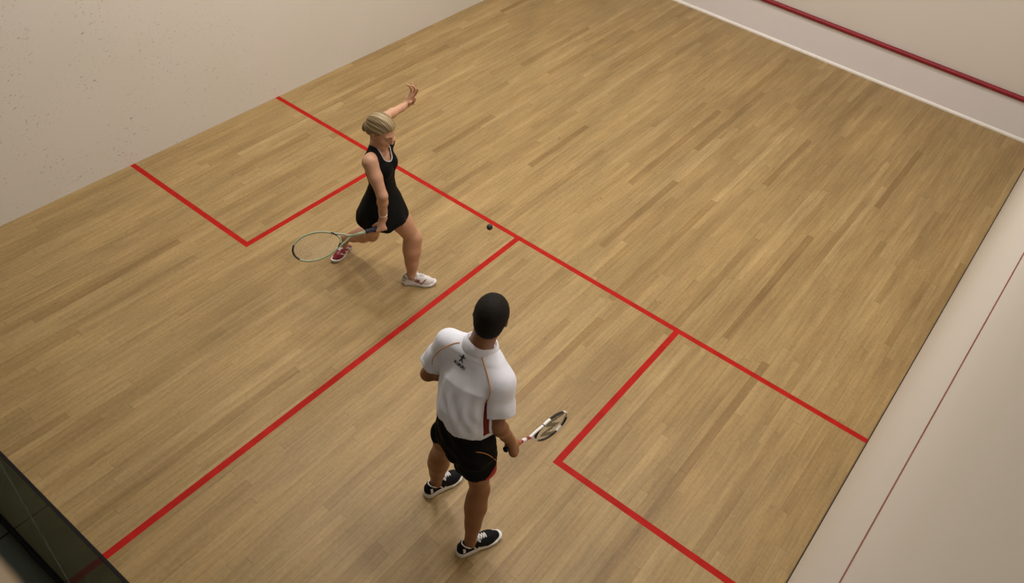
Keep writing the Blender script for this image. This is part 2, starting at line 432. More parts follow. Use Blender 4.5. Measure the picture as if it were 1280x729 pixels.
# ------------------------------------------------------------------ signed distance modelling
class Field:
    def __init__(s, lo, hi, h):
        s.h = h; s.lo = np.array(lo, float); s.n = np.ceil((np.array(hi) - s.lo) / h).astype(int) + 1
        s.ax = [(s.lo[i] + h * np.arange(s.n[i])).astype(np.float32) for i in range(3)]
        s.F = np.full(tuple(s.n), 1.0, np.float32)
    def sl(s, lo, hi, pad):
        r = []
        for i in range(3):
            a = int(max(0, math.floor((lo[i] - pad - s.lo[i]) / s.h))); b = int(min(s.n[i], math.ceil((hi[i] + pad - s.lo[i]) / s.h) + 1))
            if b <= a: return None
            r.append(slice(a, b))
        return tuple(r)
    def grid(s, S):
        return (s.ax[0][S[0]][:, None, None], s.ax[1][S[1]][None, :, None], s.ax[2][S[2]][None, None, :])
    def apply(s, d, lo, hi, k=.02, op='add'):
        S = s.sl(lo, hi, k + .035)
        if S is None: return
        X, Y, Z = s.grid(S)
        D = d(X, Y, Z)
        A = s.F[S]
        if op == 'add':
            if k > 0:
                hh = np.maximum(k - np.abs(A - D), 0) / k
                s.F[S] = np.minimum(A, D) - hh * hh * k * .25
            else: s.F[S] = np.minimum(A, D)
        elif op == 'sub':
            D = -D
            if k > 0:
                hh = np.maximum(k - np.abs(A - D), 0) / k
                s.F[S] = np.maximum(A, D) + hh * hh * k * .25
            else: s.F[S] = np.maximum(A, D)
    def cone(s, a, b, ra, rb, k=.02, op='add'):
        a = np.array(a, float); b = np.array(b, float); ba = b - a; L2 = ba @ ba + 1e-12
        def d(X, Y, Z):
            px, py, pz = X - a[0], Y - a[1], Z - a[2]
            t = np.clip((px * ba[0] + py * ba[1] + pz * ba[2]) / L2, 0, 1)
            return np.sqrt((px - ba[0] * t) ** 2 + (py - ba[1] * t) ** 2 + (pz - ba[2] * t) ** 2) - (ra + (rb - ra) * t)
        R = max(ra, rb)
        s.apply(d, np.minimum(a, b) - R, np.maximum(a, b) + R, k, op)
    def ell(s, c, r, B=None, k=.02, op='add'):
        c = np.array(c, float)
        B = np.eye(3) if B is None else np.array(B, float)   # rows = local axes
        R = max(r)
        def d(X, Y, Z):
            px, py, pz = X - c[0], Y - c[1], Z - c[2]
            q = [px * B[i, 0] + py * B[i, 1] + pz * B[i, 2] for i in range(3)]
            k0 = np.sqrt((q[0] / r[0]) ** 2 + (q[1] / r[1]) ** 2 + (q[2] / r[2]) ** 2) + 1e-6
            k1 = np.sqrt((q[0] / r[0] ** 2) ** 2 + (q[1] / r[1] ** 2) ** 2 + (q[2] / r[2] ** 2) ** 2) + 1e-6
            return k0 * (k0 - 1) / k1
        s.apply(d, c - R, c + R, k, op)
    def loft(s, rings, k=.02, op='add', off=0.0, wave=None):
        """rings: (centre, side axis, front axis, half width, half depth). Elliptic tube through the rings, squarish power 2.3"""
        P = [np.array(r[0], float) for r in rings]
        R = max(max(r[3], r[4]) for r in rings) + off
        lo = np.min(P, 0) - R; hi = np.max(P, 0) + R
        ax = unit(P[-1] - P[0]); ts = [(p - P[0]) @ ax for p in P]
        def d(X, Y, Z):
            t = (X - P[0][0]) * ax[0] + (Y - P[0][1]) * ax[1] + (Z - P[0][2]) * ax[2]
            def itp(vals): return np.interp(t, ts, vals)
            cx, cy, cz = (itp([p[i] for p in P]) for i in range(3))
            px, py, pz = X - cx, Y - cy, Z - cz
            sv = [itp([r[1][i] for r in rings]) for i in range(3)]; fv = [itp([r[2][i] for r in rings]) for i in range(3)]
            u = px * sv[0] + py * sv[1] + pz * sv[2]; v = px * fv[0] + py * fv[1] + pz * fv[2]
            a = itp([r[3] for r in rings]) + off; b = itp([r[4] for r in rings]) + off
            if wave is not None:
                wv = wave(np.arctan2(v / b, u / a), t / ts[-1]); a = a * (1 + wv); b = b * (1 + wv)
            pw = 2.25
            q = ((np.abs(u) / a) ** pw + (np.abs(v) / b) ** pw) ** (1 / pw)
            side = (q - 1) * np.minimum(a, b)
            end = np.maximum(-t, t - ts[-1])
            return np.where((end > 0) & (side > 0), np.sqrt(np.maximum(end, 0) ** 2 + np.maximum(side, 0) ** 2), np.maximum(side, end))
        s.apply(d, lo, hi, k, op)
    def mesh(s, smooth=1):
        F = s.F; n = F.shape
        neg = F < 0
        c = [neg[i:n[0] - 1 + i, j:n[1] - 1 + j, k:n[2] - 1 + k] for i in (0, 1) for j in (0, 1) for k in (0, 1)]
        cnt = sum(x.astype(np.int8) for x in c)
        idx = np.argwhere((cnt > 0) & (cnt < 8))
        vid = -np.ones((n[0] - 1, n[1] - 1, n[2] - 1), np.int64)
        vid[idx[:, 0], idx[:, 1], idx[:, 2]] = np.arange(len(idx))
        acc = np.zeros((len(idx), 3)); ct = np.zeros(len(idx))
        for ax in range(3):
            for o1 in (0, 1):
                for o2 in (0, 1):
                    oo = [o1, o2]; oo.insert(ax, 0); p = idx + oo; q = p.copy(); q[:, ax] += 1
                    f0 = F[p[:, 0], p[:, 1], p[:, 2]]; f1 = F[q[:, 0], q[:, 1], q[:, 2]]
                    m = (f0 < 0) != (f1 < 0)
                    t = f0[m] / (f0[m] - f1[m])
                    pos = p[m].astype(float); pos[:, ax] += t
                    acc[m] += pos; ct[m] += 1
        verts = acc / ct[:, None] * s.h + s.lo
        quads = []
        for ax in range(3):
            sl0 = [slice(0, n[i]) for i in range(3)]; sl1 = list(sl0)
            sl0[ax] = slice(0, n[ax] - 1); sl1[ax] = slice(1, n[ax])
            A = neg[tuple(sl0)]; B = neg[tuple(sl1)]
            E = np.argwhere(A != B); b, c_ = [(1, 2), (2, 0), (0, 1)][ax]
            ok = (E[:, b] > 0) & (E[:, c_] > 0) & (E[:, b] < n[b] - 1) & (E[:, c_] < n[c_] - 1); E = E[ok]
            def vv(db, dc):
                p = E.copy(); p[:, b] += db; p[:, c_] += dc
                return vid[p[:, 0], p[:, 1], p[:, 2]]
            Q = np.stack([vv(-1, -1), vv(0, -1), vv(0, 0), vv(-1, 0)], 1)
            fl = ~A[E[:, 0], E[:, 1], E[:, 2]]
            Q[fl] = Q[fl][:, ::-1]
            quads.append(Q)
        quads = np.concatenate(quads)
        for _ in range(smooth):
            acc = np.zeros_like(verts); ct = np.zeros(len(verts))
            for a_, b_ in ((0, 1), (1, 2), (2, 3), (3, 0)):
                for p, q in ((a_, b_), (b_, a_)):
                    np.add.at(acc, quads[:, p], verts[quads[:, q]]); np.add.at(ct, quads[:, p], 1)
            verts = verts * .5 + .5 * acc / np.maximum(ct, 1)[:, None]
        return verts, quads

def smoothstep(a, b, x):
    t = np.clip((x - a) / (b - a), 0, 1); return t * t * (3 - 2 * t)

class Frame:
    """local frame: x right, y forward, z up"""
    def __init__(s, o, fwd, up):
        s.o = np.array(o, float); s.y = unit(fwd); u = np.array(up, float); s.z = unit(u - s.y * (u @ s.y)); s.x = np.cross(s.y, s.z)
        s.B = np.stack([s.x, s.y, s.z])
    def p(s, x, y, z): return s.o + s.x * x + s.y * y + s.z * z
    def d(s, x, y, z): return s.x * x + s.y * y + s.z * z
    def loc(s, P): return (np.asarray(P) - s.o) @ s.B.T
    def locg(s, X, Y, Z):
        a, b, c = X - s.o[0], Y - s.o[1], Z - s.o[2]
        return tuple(a * r[0] + b * r[1] + c * r[2] for r in s.B)

def field_obj(F, name, mats, parent, off, region=None, smooth=1):
    v, q = F.mesh(smooth)
    mi = None
    if region is not None:
        mi = region(v[q].mean(1))
    return mesh_obj(name, v, q, mats, parent, mi, True, off)

# --- hands --------------------------------------------------------------
def grip_hand(F, wrist, grip_c, axis, palm_dir, r=.017, sc=1.0, sign=1):
    """fingers closed round a bar. axis points towards the thumb side, palm_dir from bar towards the palm's back"""
    a = unit(axis); n = np.array(palm_dir, float); n = unit(n - a * (n @ a)); t = np.cross(a, n) * sign
    rr = r + .008 * sc
    def P(ph, s_, e=0.0):
        ph = math.radians(ph); return grip_c + a * s_ + (n * math.cos(ph) + t * math.sin(ph)) * (rr + e)
    # palm
    heel = P(-62, -.012, .012); 
    kn = [P(38, s_, .006) for s_ in (.033 * sc, .011 * sc, -.011 * sc, -.032 * sc)]
    F.cone(wrist, heel, .027 * sc, .026 * sc, .02)
    for q in kn:
        F.cone(heel, q, .019 * sc, .0125 * sc, .012)
    F.cone(wrist, (kn[0] + kn[3]) / 2 * .5 + heel * .5, .024 * sc, .02 * sc, .015)
    for i, s_ in enumerate((.034, .0115, -.0115, -.034)):
        s_ *= sc; L = (1.0, 1.08, 1.02, .85)[i]
        pts = [P(38, s_, .005), P(38 + 62 * L, s_ + .002), P(38 + 118 * L, s_ + .003), P(38 + 165 * L, s_ + .003, -.001)]
        rad = [.0105, .0098, .0090, .0075]
        for j in range(3):
            F.cone(pts[j], pts[j + 1], rad[j] * sc, rad[j + 1] * sc, .004)
    th = [P(-55, .012 * sc, .012), P(-75, .034 * sc, .006), P(-110, .050 * sc, .002), P(-160, .052 * sc, .001)]
    rad = [.017, .0125, .0105, .0085]
    for j in range(3):
        F.cone(th[j], th[j + 1], rad[j] * sc, rad[j + 1] * sc, .005)

def open_hand(F, wrist, d, nrm, sc=1.0, bends=((8, 18, 12), (14, 22, 16), (24, 30, 20), (30, 34, 22)), thumb_side=1, spread=7, thumb_out=.75):
    """d = direction of the palm, nrm = direction the palm faces; thumb_side picks the side of the thumb"""
    d = unit(d); nrm = np.array(nrm, float); nrm = unit(nrm - d * (nrm @ d)); s_ = np.cross(d, nrm) * thumb_side
    kn = []
    for i, (a, b) in enumerate(((.030, .082), (.010, .088), (-.010, .084), (-.029, .076))):
        k = wrist + (s_ * a + d * b) * sc; kn.append(k)
        F.cone(wrist + (s_ * a * .45 + d * .008) * sc, k, .0155 * sc, .0115 * sc, .012)
    lens = ((.044, .026, .021), (.049, .030, .022), (.045, .028, .021), (.035, .021, .018))
    for i in range(4):
        yaw = math.radians((1.5 - i) * spread)
        dd = d * math.cos(yaw) + s_ * math.sin(yaw); p = kn[i]; ang = 0
        for j in range(3):
            ang += math.radians(bends[i][j]); q = p + (dd * math.cos(ang) + nrm * math.sin(ang)) * lens[i][j] * sc
            r0, r1 = (.0100, .0090, .0082, .0068)[j], (.0100, .0090, .0082, .0068)[j + 1]
            F.cone(p, q, r0 * sc, r1 * sc, .004); p = q
    b0 = wrist + (s_ * .018 + d * .018) * sc; b1 = b0 + (s_ * .030 * thumb_out / .75 + d * .030 + nrm * .012) * sc
    b2 = b1 + (s_ * .018 + d * .030 + nrm * .006) * sc; b3 = b2 + (s_ * .006 + d * .026 + nrm * .006) * sc
    F.cone(b0, b1, .017 * sc, .0135 * sc, .008); F.cone(b1, b2, .0125 * sc, .0108 * sc, .004); F.cone(b2, b3, .0105 * sc, .0082 * sc, .004)

def head_prims(F, H, sc=1.0, female=False):
    e = lambda c, r, k=.015, op='add': F.ell(H.p(*(np.array(c) * sc)), [x * sc for x in r], H.B, k, op)
    cn = lambda a, b, ra, rb, k=.008, op='add': F.cone(H.p(*(np.array(a) * sc)), H.p(*(np.array(b) * sc)), ra * sc, rb * sc, k, op)
    e((0, -.014, .028), (.077, .097, .088))
    e((0, .028, -.02), (.064, .064, .075), .03)
    e((0, .040, -.072), (.043, .044, .036), .03)          # jaw
    e((0, .072, -.098), (.019, .017, .014), .02)          # chin
    for s_ in (-1, 1):
        e((.040 * s_, .050, -.028), (.024, .026, .022), .02)   # cheek
        cn((.012 * s_, .087, .026), (.045 * s_, .074, .026), .009, .008, .012)  # brow
        e((.031 * s_, .092, .008), (.017, .012, .011), .010, 'sub')  # eye socket
        e((.031 * s_, .078, .008), (.0135, .0125, .0115), .003)       # eye lids
        e((.0795 * s_, -.006, -.002), (.0075, .018, .031), .006)      # ear
        e((.0815 * s_, .000, .004), (.006, .009, .017), .003, 'sub')
        cn((.0795 * s_, -.020, .018), (.0845 * s_, -.022, -.006), .0045, .0045, .003)
        cn((.050 * s_, .005, -.080), (.020 * s_, .075, -.098), .014, .012, .02)  # jaw line
    cn((0, .090, .018), (0, .108, -.022), .0075, .0115, .008)    # nose
    cn((-.010, .098, -.026), (.010, .098, -.026), .0075, .0075, .005)
    cn((-.017, .088, -.053), (.017, .088, -.053), .0065, .0065, .006)   # lips
    cn((-.014, .087, -.064), (.014, .087, -.064), .0070, .0070, .006)

def eyes(H, sc, parent, off, mw, mi):
    for s_ in (-1, 1):
        c = H.p(.031 * s_ * sc, .0778 * sc, .0050 * sc); r = .0120 * sc
        vs = []; fs = []; ms = []; n, m_ = 16, 10
        for i in range(m_ + 1):
            th = math.pi * i / m_
            for j in range(n):
                ph = 2 * math.pi * j / n
                vs.append(c + r * (H.y * math.cos(th) + (H.x * math.cos(ph) + H.z * math.sin(ph)) * math.sin(th)))
        for i in range(m_):
            for j in range(n):
                fs.append((i * n + j, (i + 1) * n + j, (i + 1) * n + (j + 1) % n, i * n + (j + 1) % n)); ms.append(1 if i < 3 else 0)
        mesh_obj('eye', vs, fs, [mw, mi], parent, ms, True, off)

# --- shoes --------------------------------------------------------------
def shoe(parent, off, ankle_frame, sc, mats, name='shoe', side=1, style='dark', bend=0.0, zs=1.0):
    """ankle_frame: origin on the sole plane below the ankle, y towards the toe, z up. bend lifts the heel about the ball"""
    h = .0035
    S = Frame((0, 0, 0), (0, 1, 0), (0, 0, 1))
    ball = .105
    def place(v):
        v = np.array(v, float)
        if bend:
            y = v[:, 1]; b = ball
            t = np.clip((b - y) / .06, 0, 1)
            ang = bend * smoothstep(0, 1, t)
            yy = y - b; zz = v[:, 2].copy()
            v[:, 1] = b + yy * np.cos(ang) + zz * np.sin(ang)
            v[:, 2] = zz * np.cos(ang) - yy * np.sin(ang)
        v = v * sc * np.array([1, 1, zs])
        A = ankle_frame
        return A.o + v[:, :1] * A.x + v[:, 1:2] * A.y + v[:, 2:3] * A.z
    lo, hi = (-.075, -.085, -.01), (.075, .215, .13)
    foot = [((0, -.040), .036), ((.002, .0), .034), ((.004 * -side, .06), .039), ((.006 * -side, .105), .048), ((.004 * -side, .145), .045), ((.000, .172), .033)]
    sole = Field(lo, hi, h)
    def footd(X, Y, grow=0.0):
        D = None
        for (a, ra), (b, rb) in zip(foot[:-1], foot[1:]):
            ba = (b[0] - a[0], b[1] - a[1]); L2 = ba[0] ** 2 + ba[1] ** 2
            t = np.clip(((X - a[0]) * ba[0] + (Y - a[1]) * ba[1]) / L2, 0, 1)
            d = np.sqrt((X - a[0] - ba[0] * t) ** 2 + (Y - a[1] - ba[1] * t) ** 2) - (ra + (rb - ra) * t)
            D = d if D is None else np.minimum(D, d)
        return D - grow
    def sd(X, Y, Z):
        f = footd(X, Y) + 0 * Z
        top = .037 - .014 * smoothstep(.0, .12, Y) + .010 * smoothstep(.155, .20, Y)
        bot = .0 + .012 * smoothstep(.13, .21, Y) ** 2
        z = np.maximum(Z - top, bot - Z)
        return np.maximum(f, z) + 0.0
    sole.apply(sd, lo, hi, 0)
    v, q = sole.mesh(1)
    zc = v[q].mean(1)
    reg = (zc[:, 2] < .007).astype(int)
    so = mesh_obj(name, *([[(0, 0, 0)], []]), [], parent) if False else None
    U = Field(lo, hi, h)
    U.cone((0, -.038, .040), (0, -.030, .070), .034, .030, .02)
    U.cone((0, -.035, .035), (0, .06, .040), .034, .036, .02)
    U.cone((0, .0, .062), (0, .085, .048), .032, .030, .025)
    U.cone((-.004 * side, .05, .035), (-.006 * side, .125, .028), .036, .038, .02)
    U.cone((-.005 * side, .11, .026), (-.003 * side, .165, .022), .040, .027, .02)
    def shave(X, Y, Z):
        return np.maximum(footd(X, Y, -.003) + 0 * Z, .012 - Z)
    S0 = U.F.copy()
    X, Y, Z = U.grid((slice(None),) * 3)
    U.F = np.maximum(S0, shave(X, Y, Z)).astype(np.float32)
    # ankle opening
    top = .082 + .012 * smoothstep(-.03, -.06, Y) + .010 * smoothstep(.02, .045, Y) - .016 * np.exp(-((Y + .005) / .02) ** 2)
    U.F = np.maximum(U.F, Z - top).astype(np.float32)
    U.cone((0, -.012, .055), (0, -.014, .14), .027, .031, .004, 'sub')
    U.cone((0, .008, .075), (0, .002, .14), .024, .030, .004, 'sub')
    v2, q2 = U.mesh(1)
    c2 = v2[q2].mean(1)
    if style == 'dark':
        r2 = np.zeros(len(c2), int)
        m1 = (np.abs(c2[:, 1] - .045 - .35 * (c2[:, 2] - .03)) < .004) & (c2[:, 2] < .04); r2[m1] = 1
        m2 = (np.abs(c2[:, 1] + .045) < .006) & (c2[:, 2] > .045) & (c2[:, 2] < .075); r2[m2] = 1
        m3 = (np.abs(c2[:, 1] - .020 + .6 * (c2[:, 2] - .05)) < .0045) & (c2[:, 2] > .038) & (c2[:, 2] < .062); r2[m3] = 1
    else:
        r2 = np.zeros(len(c2), int)
        y, z = c2[:, 1], c2[:, 2]
        lat = np.abs(c2[:, 0]) > .018
        for y0, sl in ((.048, -1.0), (.070, -1.0)):
            r2[lat & (np.abs(y - y0 - sl * (z - .036)) < .0068) & (z < .066)] = 1
        for y0, sl in ((.036, 1.15), (.086, 1.15)):
            r2[lat & (np.abs(y - y0 - sl * (z - .036)) < .0055) & (z < .064)] = 1
        r2[(np.abs(z - .036 + .10 * (y + .03)) < .005) & (y < .02)] = 1
        r2[(y < -.035) & (z > .055) & (z < .078)] = 2
        r2[(z > .056) & (y > -.03) & (y < .015) & lat] = 2
    # assemble: shoe mesh = upper; children sole, laces, lining
    up = mesh_obj('shoe', place(v2), q2, mats['upper'], parent, r2, True, off)
    so = mesh_obj('sole', place(v), q, mats['sole'], up, reg, True, off)
    mb = MB()
    zt = lambda y: .0955 - .46 * (y - .03) - .0 if y < .1 else .062
    ys = [.034, .050, .066, .082, .097]
    prev = None
    def topz(x, y):
        # height of the upper's surface
        j = int(round((x - U.lo[0]) / h)); i = int(round((y - U.lo[1]) / h))
        col = U.F[j, i, :]
        ks = np.where(col < 0)[0]
        return U.lo[2] + h * ks[-1] + .5 * h if len(ks) else .05
    def surf(x, y, e=.002): return (x, y, topz(x, y) + e)
    for i, y in enumerate(ys):
        w_ = .020 - .0012 * i
        mb.tube([surf(-w_, y), surf(-w_ * .5, y + .002), surf(0, y + .002), surf(w_ * .5, y + .002), surf(w_, y)], .0027, 6)
        if i < len(ys) - 1:
            mb.tube([surf(-w_, y), surf(0, y + .008), surf(w_, ys[i + 1])], .0024, 6)
            mb.tube([surf(w_, y), surf(0, y + .008, .004), surf(-w_, ys[i + 1])], .0024, 6)
    a = np.array(surf(0, ys[0], .004))
    for sg in (-1, 1):
        mb.tube(catmull([a, a + V(.018 * sg, .004, .006), a + V(.030 * sg, .016, -.006), a + V(.020 * sg, .018, .0), a + V(.0, .004, .002)], 5), .0024, 6)
    mesh_obj('laces', place(mb.v), mb.f, mats['laces'], up, None, True, off)
    if 'lining' in mats:
        ring = []
        for i in range(24):
            t = 2 * math.pi * i / 24
            y = -.004 + .042 * math.cos(t); x = .030 * math.sin(t)
            tz = .082 + .012 * float(smoothstep(-.03, -.06, y)) + .010 * float(smoothstep(.02, .045, y)) - .016 * math.exp(-((y + .005) / .02) ** 2)
            ring.append((x, y, tz))
        mb = MB(); mb.tube(ring, .0038, 8, closed=True)
        mesh_obj('lining', place(mb.v), mb.f, mats['lining'], up, None, True, off)
    return up

# ------------------------------------------------------------------ materials of the players
M_skin_m = mat('tanned_skin', (.275, .120, .052), .48, noise=.10, nscale=14, sss=.08, spec=.45)
M_skin_f = mat('fair_skin', (.51, .275, .168), .48, noise=.08, nscale=14, sss=.08, spec=.45)
M_lip = mat('lips', (.42, .13, .10), .4)
M_brow_m = mat('dark_brow', (.035, .022, .014), .8)
M_brow_f = mat('light_brow', (.20, .12, .06), .8)
M_eye_w = mat('eye_white', (.75, .72, .68), .3)
M_eye_i = mat('iris', (.05, .06, .05), .2)
M_hair_m = mat('dark_hair', (.012, .009, .006), .7, spec=.15, bump=.9, bscale=260, noise=.5, nscale=160)
M_shirt = mat('white_polyester', (.74, .75, .82), .8, spec=.2, bump=.15, bscale=500, sheen=.1)
M_red_panel = mat('dark_red_panel', (.16, .014, .008), .7, spec=.2)
M_orange = mat('orange_piping', (.62, .27, .06), .6)
M_print = mat('black_print', (.015, .015, .018), .6)
M_black_cloth = mat('black_cloth', (.0035, .004, .0045), .8, spec=.12, bump=.2, bscale=300)
M_red_cloth = mat('red_cloth', (.42, .02, .015), .7)
M_dress = mat('black_dress_cloth', (.0035, .004, .0045), .75, spec=.12, bump=.2, bscale=300)
M_white_trim = mat('grey_white_trim', (.55, .55, .55), .6)
M_band = mat('white_band', (.85, .80, .76), .6)
M_shoe_black = mat('black_shoe_mesh', (.006, .007, .009), .7, spec=.15, bump=.3, bscale=600)
M_shoe_white = mat('white_rubber', (.78, .75, .70), .45)
M_shoe_off = mat('white_shoe_leather', (.72, .68, .66), .5, noise=.10, nscale=60)
M_shoe_silver = mat('silver_shoe_detail', (.28, .28, .27), .4)
M_shoe_red = mat('red_shoe_stripe', (.21, .010, .022), .4)
M_sole_dark = mat('dark_gum_sole', (.10, .04, .025), .6)
M_sole_grey = mat('grey_sole', (.10, .10, .095), .6)
M_lace = mat('white_lace', (.82, .80, .78), .7)

def blond_hair():
    m, N, L, B = new_mat('blond_hair')
    at = N.new('ShaderNodeAttribute'); at.attribute_name = 'strand'
    rp = N.new('ShaderNodeValToRGB'); e = rp.color_ramp.elements
    e[0].position = 0; e[0].color = (.07, .042, .017, 1); e[1].position = 1; e[1].color = (.44, .34, .19, 1)
    x = e.new(.5); x.color = (.21, .145, .066, 1)
    L.new(at.outputs['Fac'], rp.inputs[0]); L.new(rp.outputs[0], B.inputs['Base Color'])
    B.inputs['Roughness'].default_value = .45; B.inputs['Specular IOR Level'].default_value = .4
    return m
M_hair_f = blond_hair()

# ================================================================== the man
MO = V(4.53, 1.86, 0)
man = empty('person', MO, 'man seen from behind in white polo shirt and black shorts, racket in right hand', 'person')
X_, Y_, Z_ = V(1, 0, 0), V(0, 1, 0), V(0, 0, 1)
mside = unit(V(1, -.02, 0)); mfwd = V(.02, 1, 0)
mH = V(4.560, 1.830, .985); mW = V(4.552, 1.855, 1.15); mC = V(4.525, 1.93, 1.335); mN = V(4.498, 1.99, 1.515)
mSL = V(4.330, 1.942, 1.455); mSR = V(4.690, 1.94, 1.405)
mEL = V(4.242, 1.885, 1.170); mWL = V(4.36, 2.10, 1.10)
mER = V(4.742, 1.878, 1.165); mWR = V(4.776, 1.975, .955)
mKL = V(4.352, 1.905, .50); mKR = V(4.695, 1.86, .50)
mAL = V(4.305, 1.935, .085); mAR = V(4.745, 1.755, .085)
mHL = V(4.468, 1.84, .94); mHR = V(4.648, 1.83, .94)
mHead = Frame((4.517, 2.035, 1.715), (-.42, .86, -.22), (-.03, .24, 1))
# racket held by the man
mGrip = V(4.788, 1.994, .884)
mAx = unit(V(.03, .63, -.315))
mPalm = unit(V(.75, -.08, .50))

def limb(F, pts, rad, k=.02):
    for i in range(len(pts) - 1):
        F.cone(pts[i], pts[i + 1], rad[i], rad[i + 1], k)

def leg(F, hip, knee, ank, r, fwd, k=.03):
    """r: thigh top, thigh low, knee, calf, ankle"""
    d1 = knee - hip; d2 = ank - knee; f = unit(fwd)
    limb(F, [hip, hip + d1 * .55, knee], [r[0], r[1], r[2]], k)
    F.cone(hip + d1 * .25 + f * .02, hip + d1 * .75 + f * .012, r[0] * .72, r[2] * .9, k)
    limb(F, [knee, knee + d2 * .32, knee + d2 * .68, ank], [r[2] * .93, r[3], r[3] * .74, r[4]], k)
    F.ell(knee + f * r[2] * .40, (r[2] * .62, r[2] * .62, r[2] * .9), None, k * 1.5)             # kneecap
    F.cone(knee + d2 * .16 - f * .014, knee + d2 * .55 - f * .008, r[3] * .90, r[3] * .62, k * 1.6)   # calf muscle
    s = np.cross(f, unit(d2))
    for q in (-1, 1): F.ell(ank + s * q * r[4] * .8 + V(0, 0, .01), (.011, .011, .014), None, .012)

def arm(F, sh, el, wr, r, k=.02):
    d1 = el - sh; d2 = wr - el
    limb(F, [sh, sh + d1 * .45, el], [r[0], r[1], r[2]], k)
    limb(F, [el, el + d2 * .28, el + d2 * .7, wr], [r[2] * .98, r[3], r[3] * .78, r[4]], k)

F = Field((4.08, 1.50, 0.0), (5.0, 2.42, 1.86), .0055)
for kk in (0, 1):
    hip, knee, ank, fw_ = ((mHL, mKL, mAL, V(.1, 1, 0)), (mHR, mKR, mAR, V(.35, 1, 0)))[kk]
    leg(F, hip, knee, ank, (.078, .067, .054, .059, .036), fw_)
    F.cone(ank, ank + V(0, 0, -.035) + unit(fw_) * .02, .034, .034, .02)
    F.cone(ank + V(0, 0, -.045), ank + V(0, 0, -.055) + unit(fw_) * .10, .026, .022, .02)
F.loft([(mH + V(0, 0, -.06), mside, mfwd, .140, .092), (mH + V(0, 0, .05), mside, mfwd, .136, .088), (mW, mside, mfwd, .124, .082),
        (mC, mside, mfwd, .158, .112), (mN + V(0, -.005, -.07), mside, mfwd, .150, .085)], .03)
for s_, sh in ((-1, mSL), (1, mSR)):
    F.cone(mN + V(0, 0, -.05), sh, .050, .050, .05)
arm(F, mSL, mEL, mWL, (.052, .047, .040, .042, .028)); arm(F, mSR, mER, mWR, (.052, .047, .040, .043, .029))
F.cone(mN + V(0, -.005, -.02), mHead.p(0, -.022, -.055), .070, .062, .03)
head_prims(F, mHead, 1.07)
hF = F
grip_hand(F, mWR, mGrip, mAx, mPalm, .0165, 1.0, sign=-1)
open_hand(F, mWL, V(.35, .55, -.75), V(.7, .1, .4), 1.0, bends=((30, 40, 30), (34, 44, 30), (38, 46, 32), (40, 48, 34)), thumb_side=1, spread=3)
def reg_face(H, sc, low=False):
    def f(c):
        l = H.loc(c) / sc; r = np.zeros(len(c), int)
        x, y, z = np.abs(l[:, 0]), l[:, 1], l[:, 2]
        r[(x < .019 - abs(0)) & (y > .080) & (np.abs(z + .0585) < .0085)] = 1
        r[(x > .014) & (x < .047) & (y > .062) & (np.abs(z - (.028 - .12 * np.abs(x - .03))) < .0042)] = 2
        r[(x > .017) & (x < .046) & (y > .066) & (np.abs(z - (.0010 - .8 * (x - .031) ** 2 * 0)) < .0026)] = 2
        return r
    return f
body_m = field_obj(F, 'body', [M_skin_m, M_lip, M_brow_m], man, MO, reg_face(mHead, 1.07))
eyes(mHead, 1.07, man, MO, M_eye_w, M_eye_i)

# short dark hair
F = Field(mHead.o - .16, mHead.o + .17, .004)
F.ell(mHead.p(0, -.017, .032), (.0905, .1125, .103), mHead.B, .01)
F.ell(mHead.p(0, -.053, -.021), (.074, .065, .075), mHead.B, .02)
X, Y, Z = F.grid((slice(None),) * 3)
lx, ly, lz = mHead.locg(X, Y, Z)
hl = np.interp(ly / 1.07, [-.12, -.06, -.03, -.015, -.004, .012, .03, .045, .07, .12], [-.078, -.078, -.060, -.012, .030, -.010, .012, .055, .082, .092]) * 1.07
F.F = np.maximum(F.F, (hl - lz) * .8).astype(np.float32)
rng = np.random.RandomState(3); F.F += (rng.rand(*F.F.shape) - .5).astype(np.float32) * .0022
v, q = F.mesh(1)
mesh_obj('hair', v, q, M_hair_m, man, None, True, MO)

PANEL = [(4.692, 1.834, 1.378), (4.69, 1.83, 1.359), (4.69, 1.825, 1.332), (4.699, 1.817, 1.305), (4.709, 1.808, 1.277), (4.712, 1.814, 1.232), (4.719, 1.812, 1.199), (4.728, 1.81, 1.161), (4.731, 1.814, 1.123)]
PANEL_L = []
SHPIP = [(4.714, 1.752, 1.018), (4.72, 1.76, 1.014), (4.729, 1.771, 1.008), (4.739, 1.784, 1.0), (4.748, 1.796, 0.988), (4.756, 1.808, 0.974), (4.764, 1.82, 0.956), (4.771, 1.833, 0.933), (4.762, 1.871, 0.867), (4.763, 1.891, 0.828)]
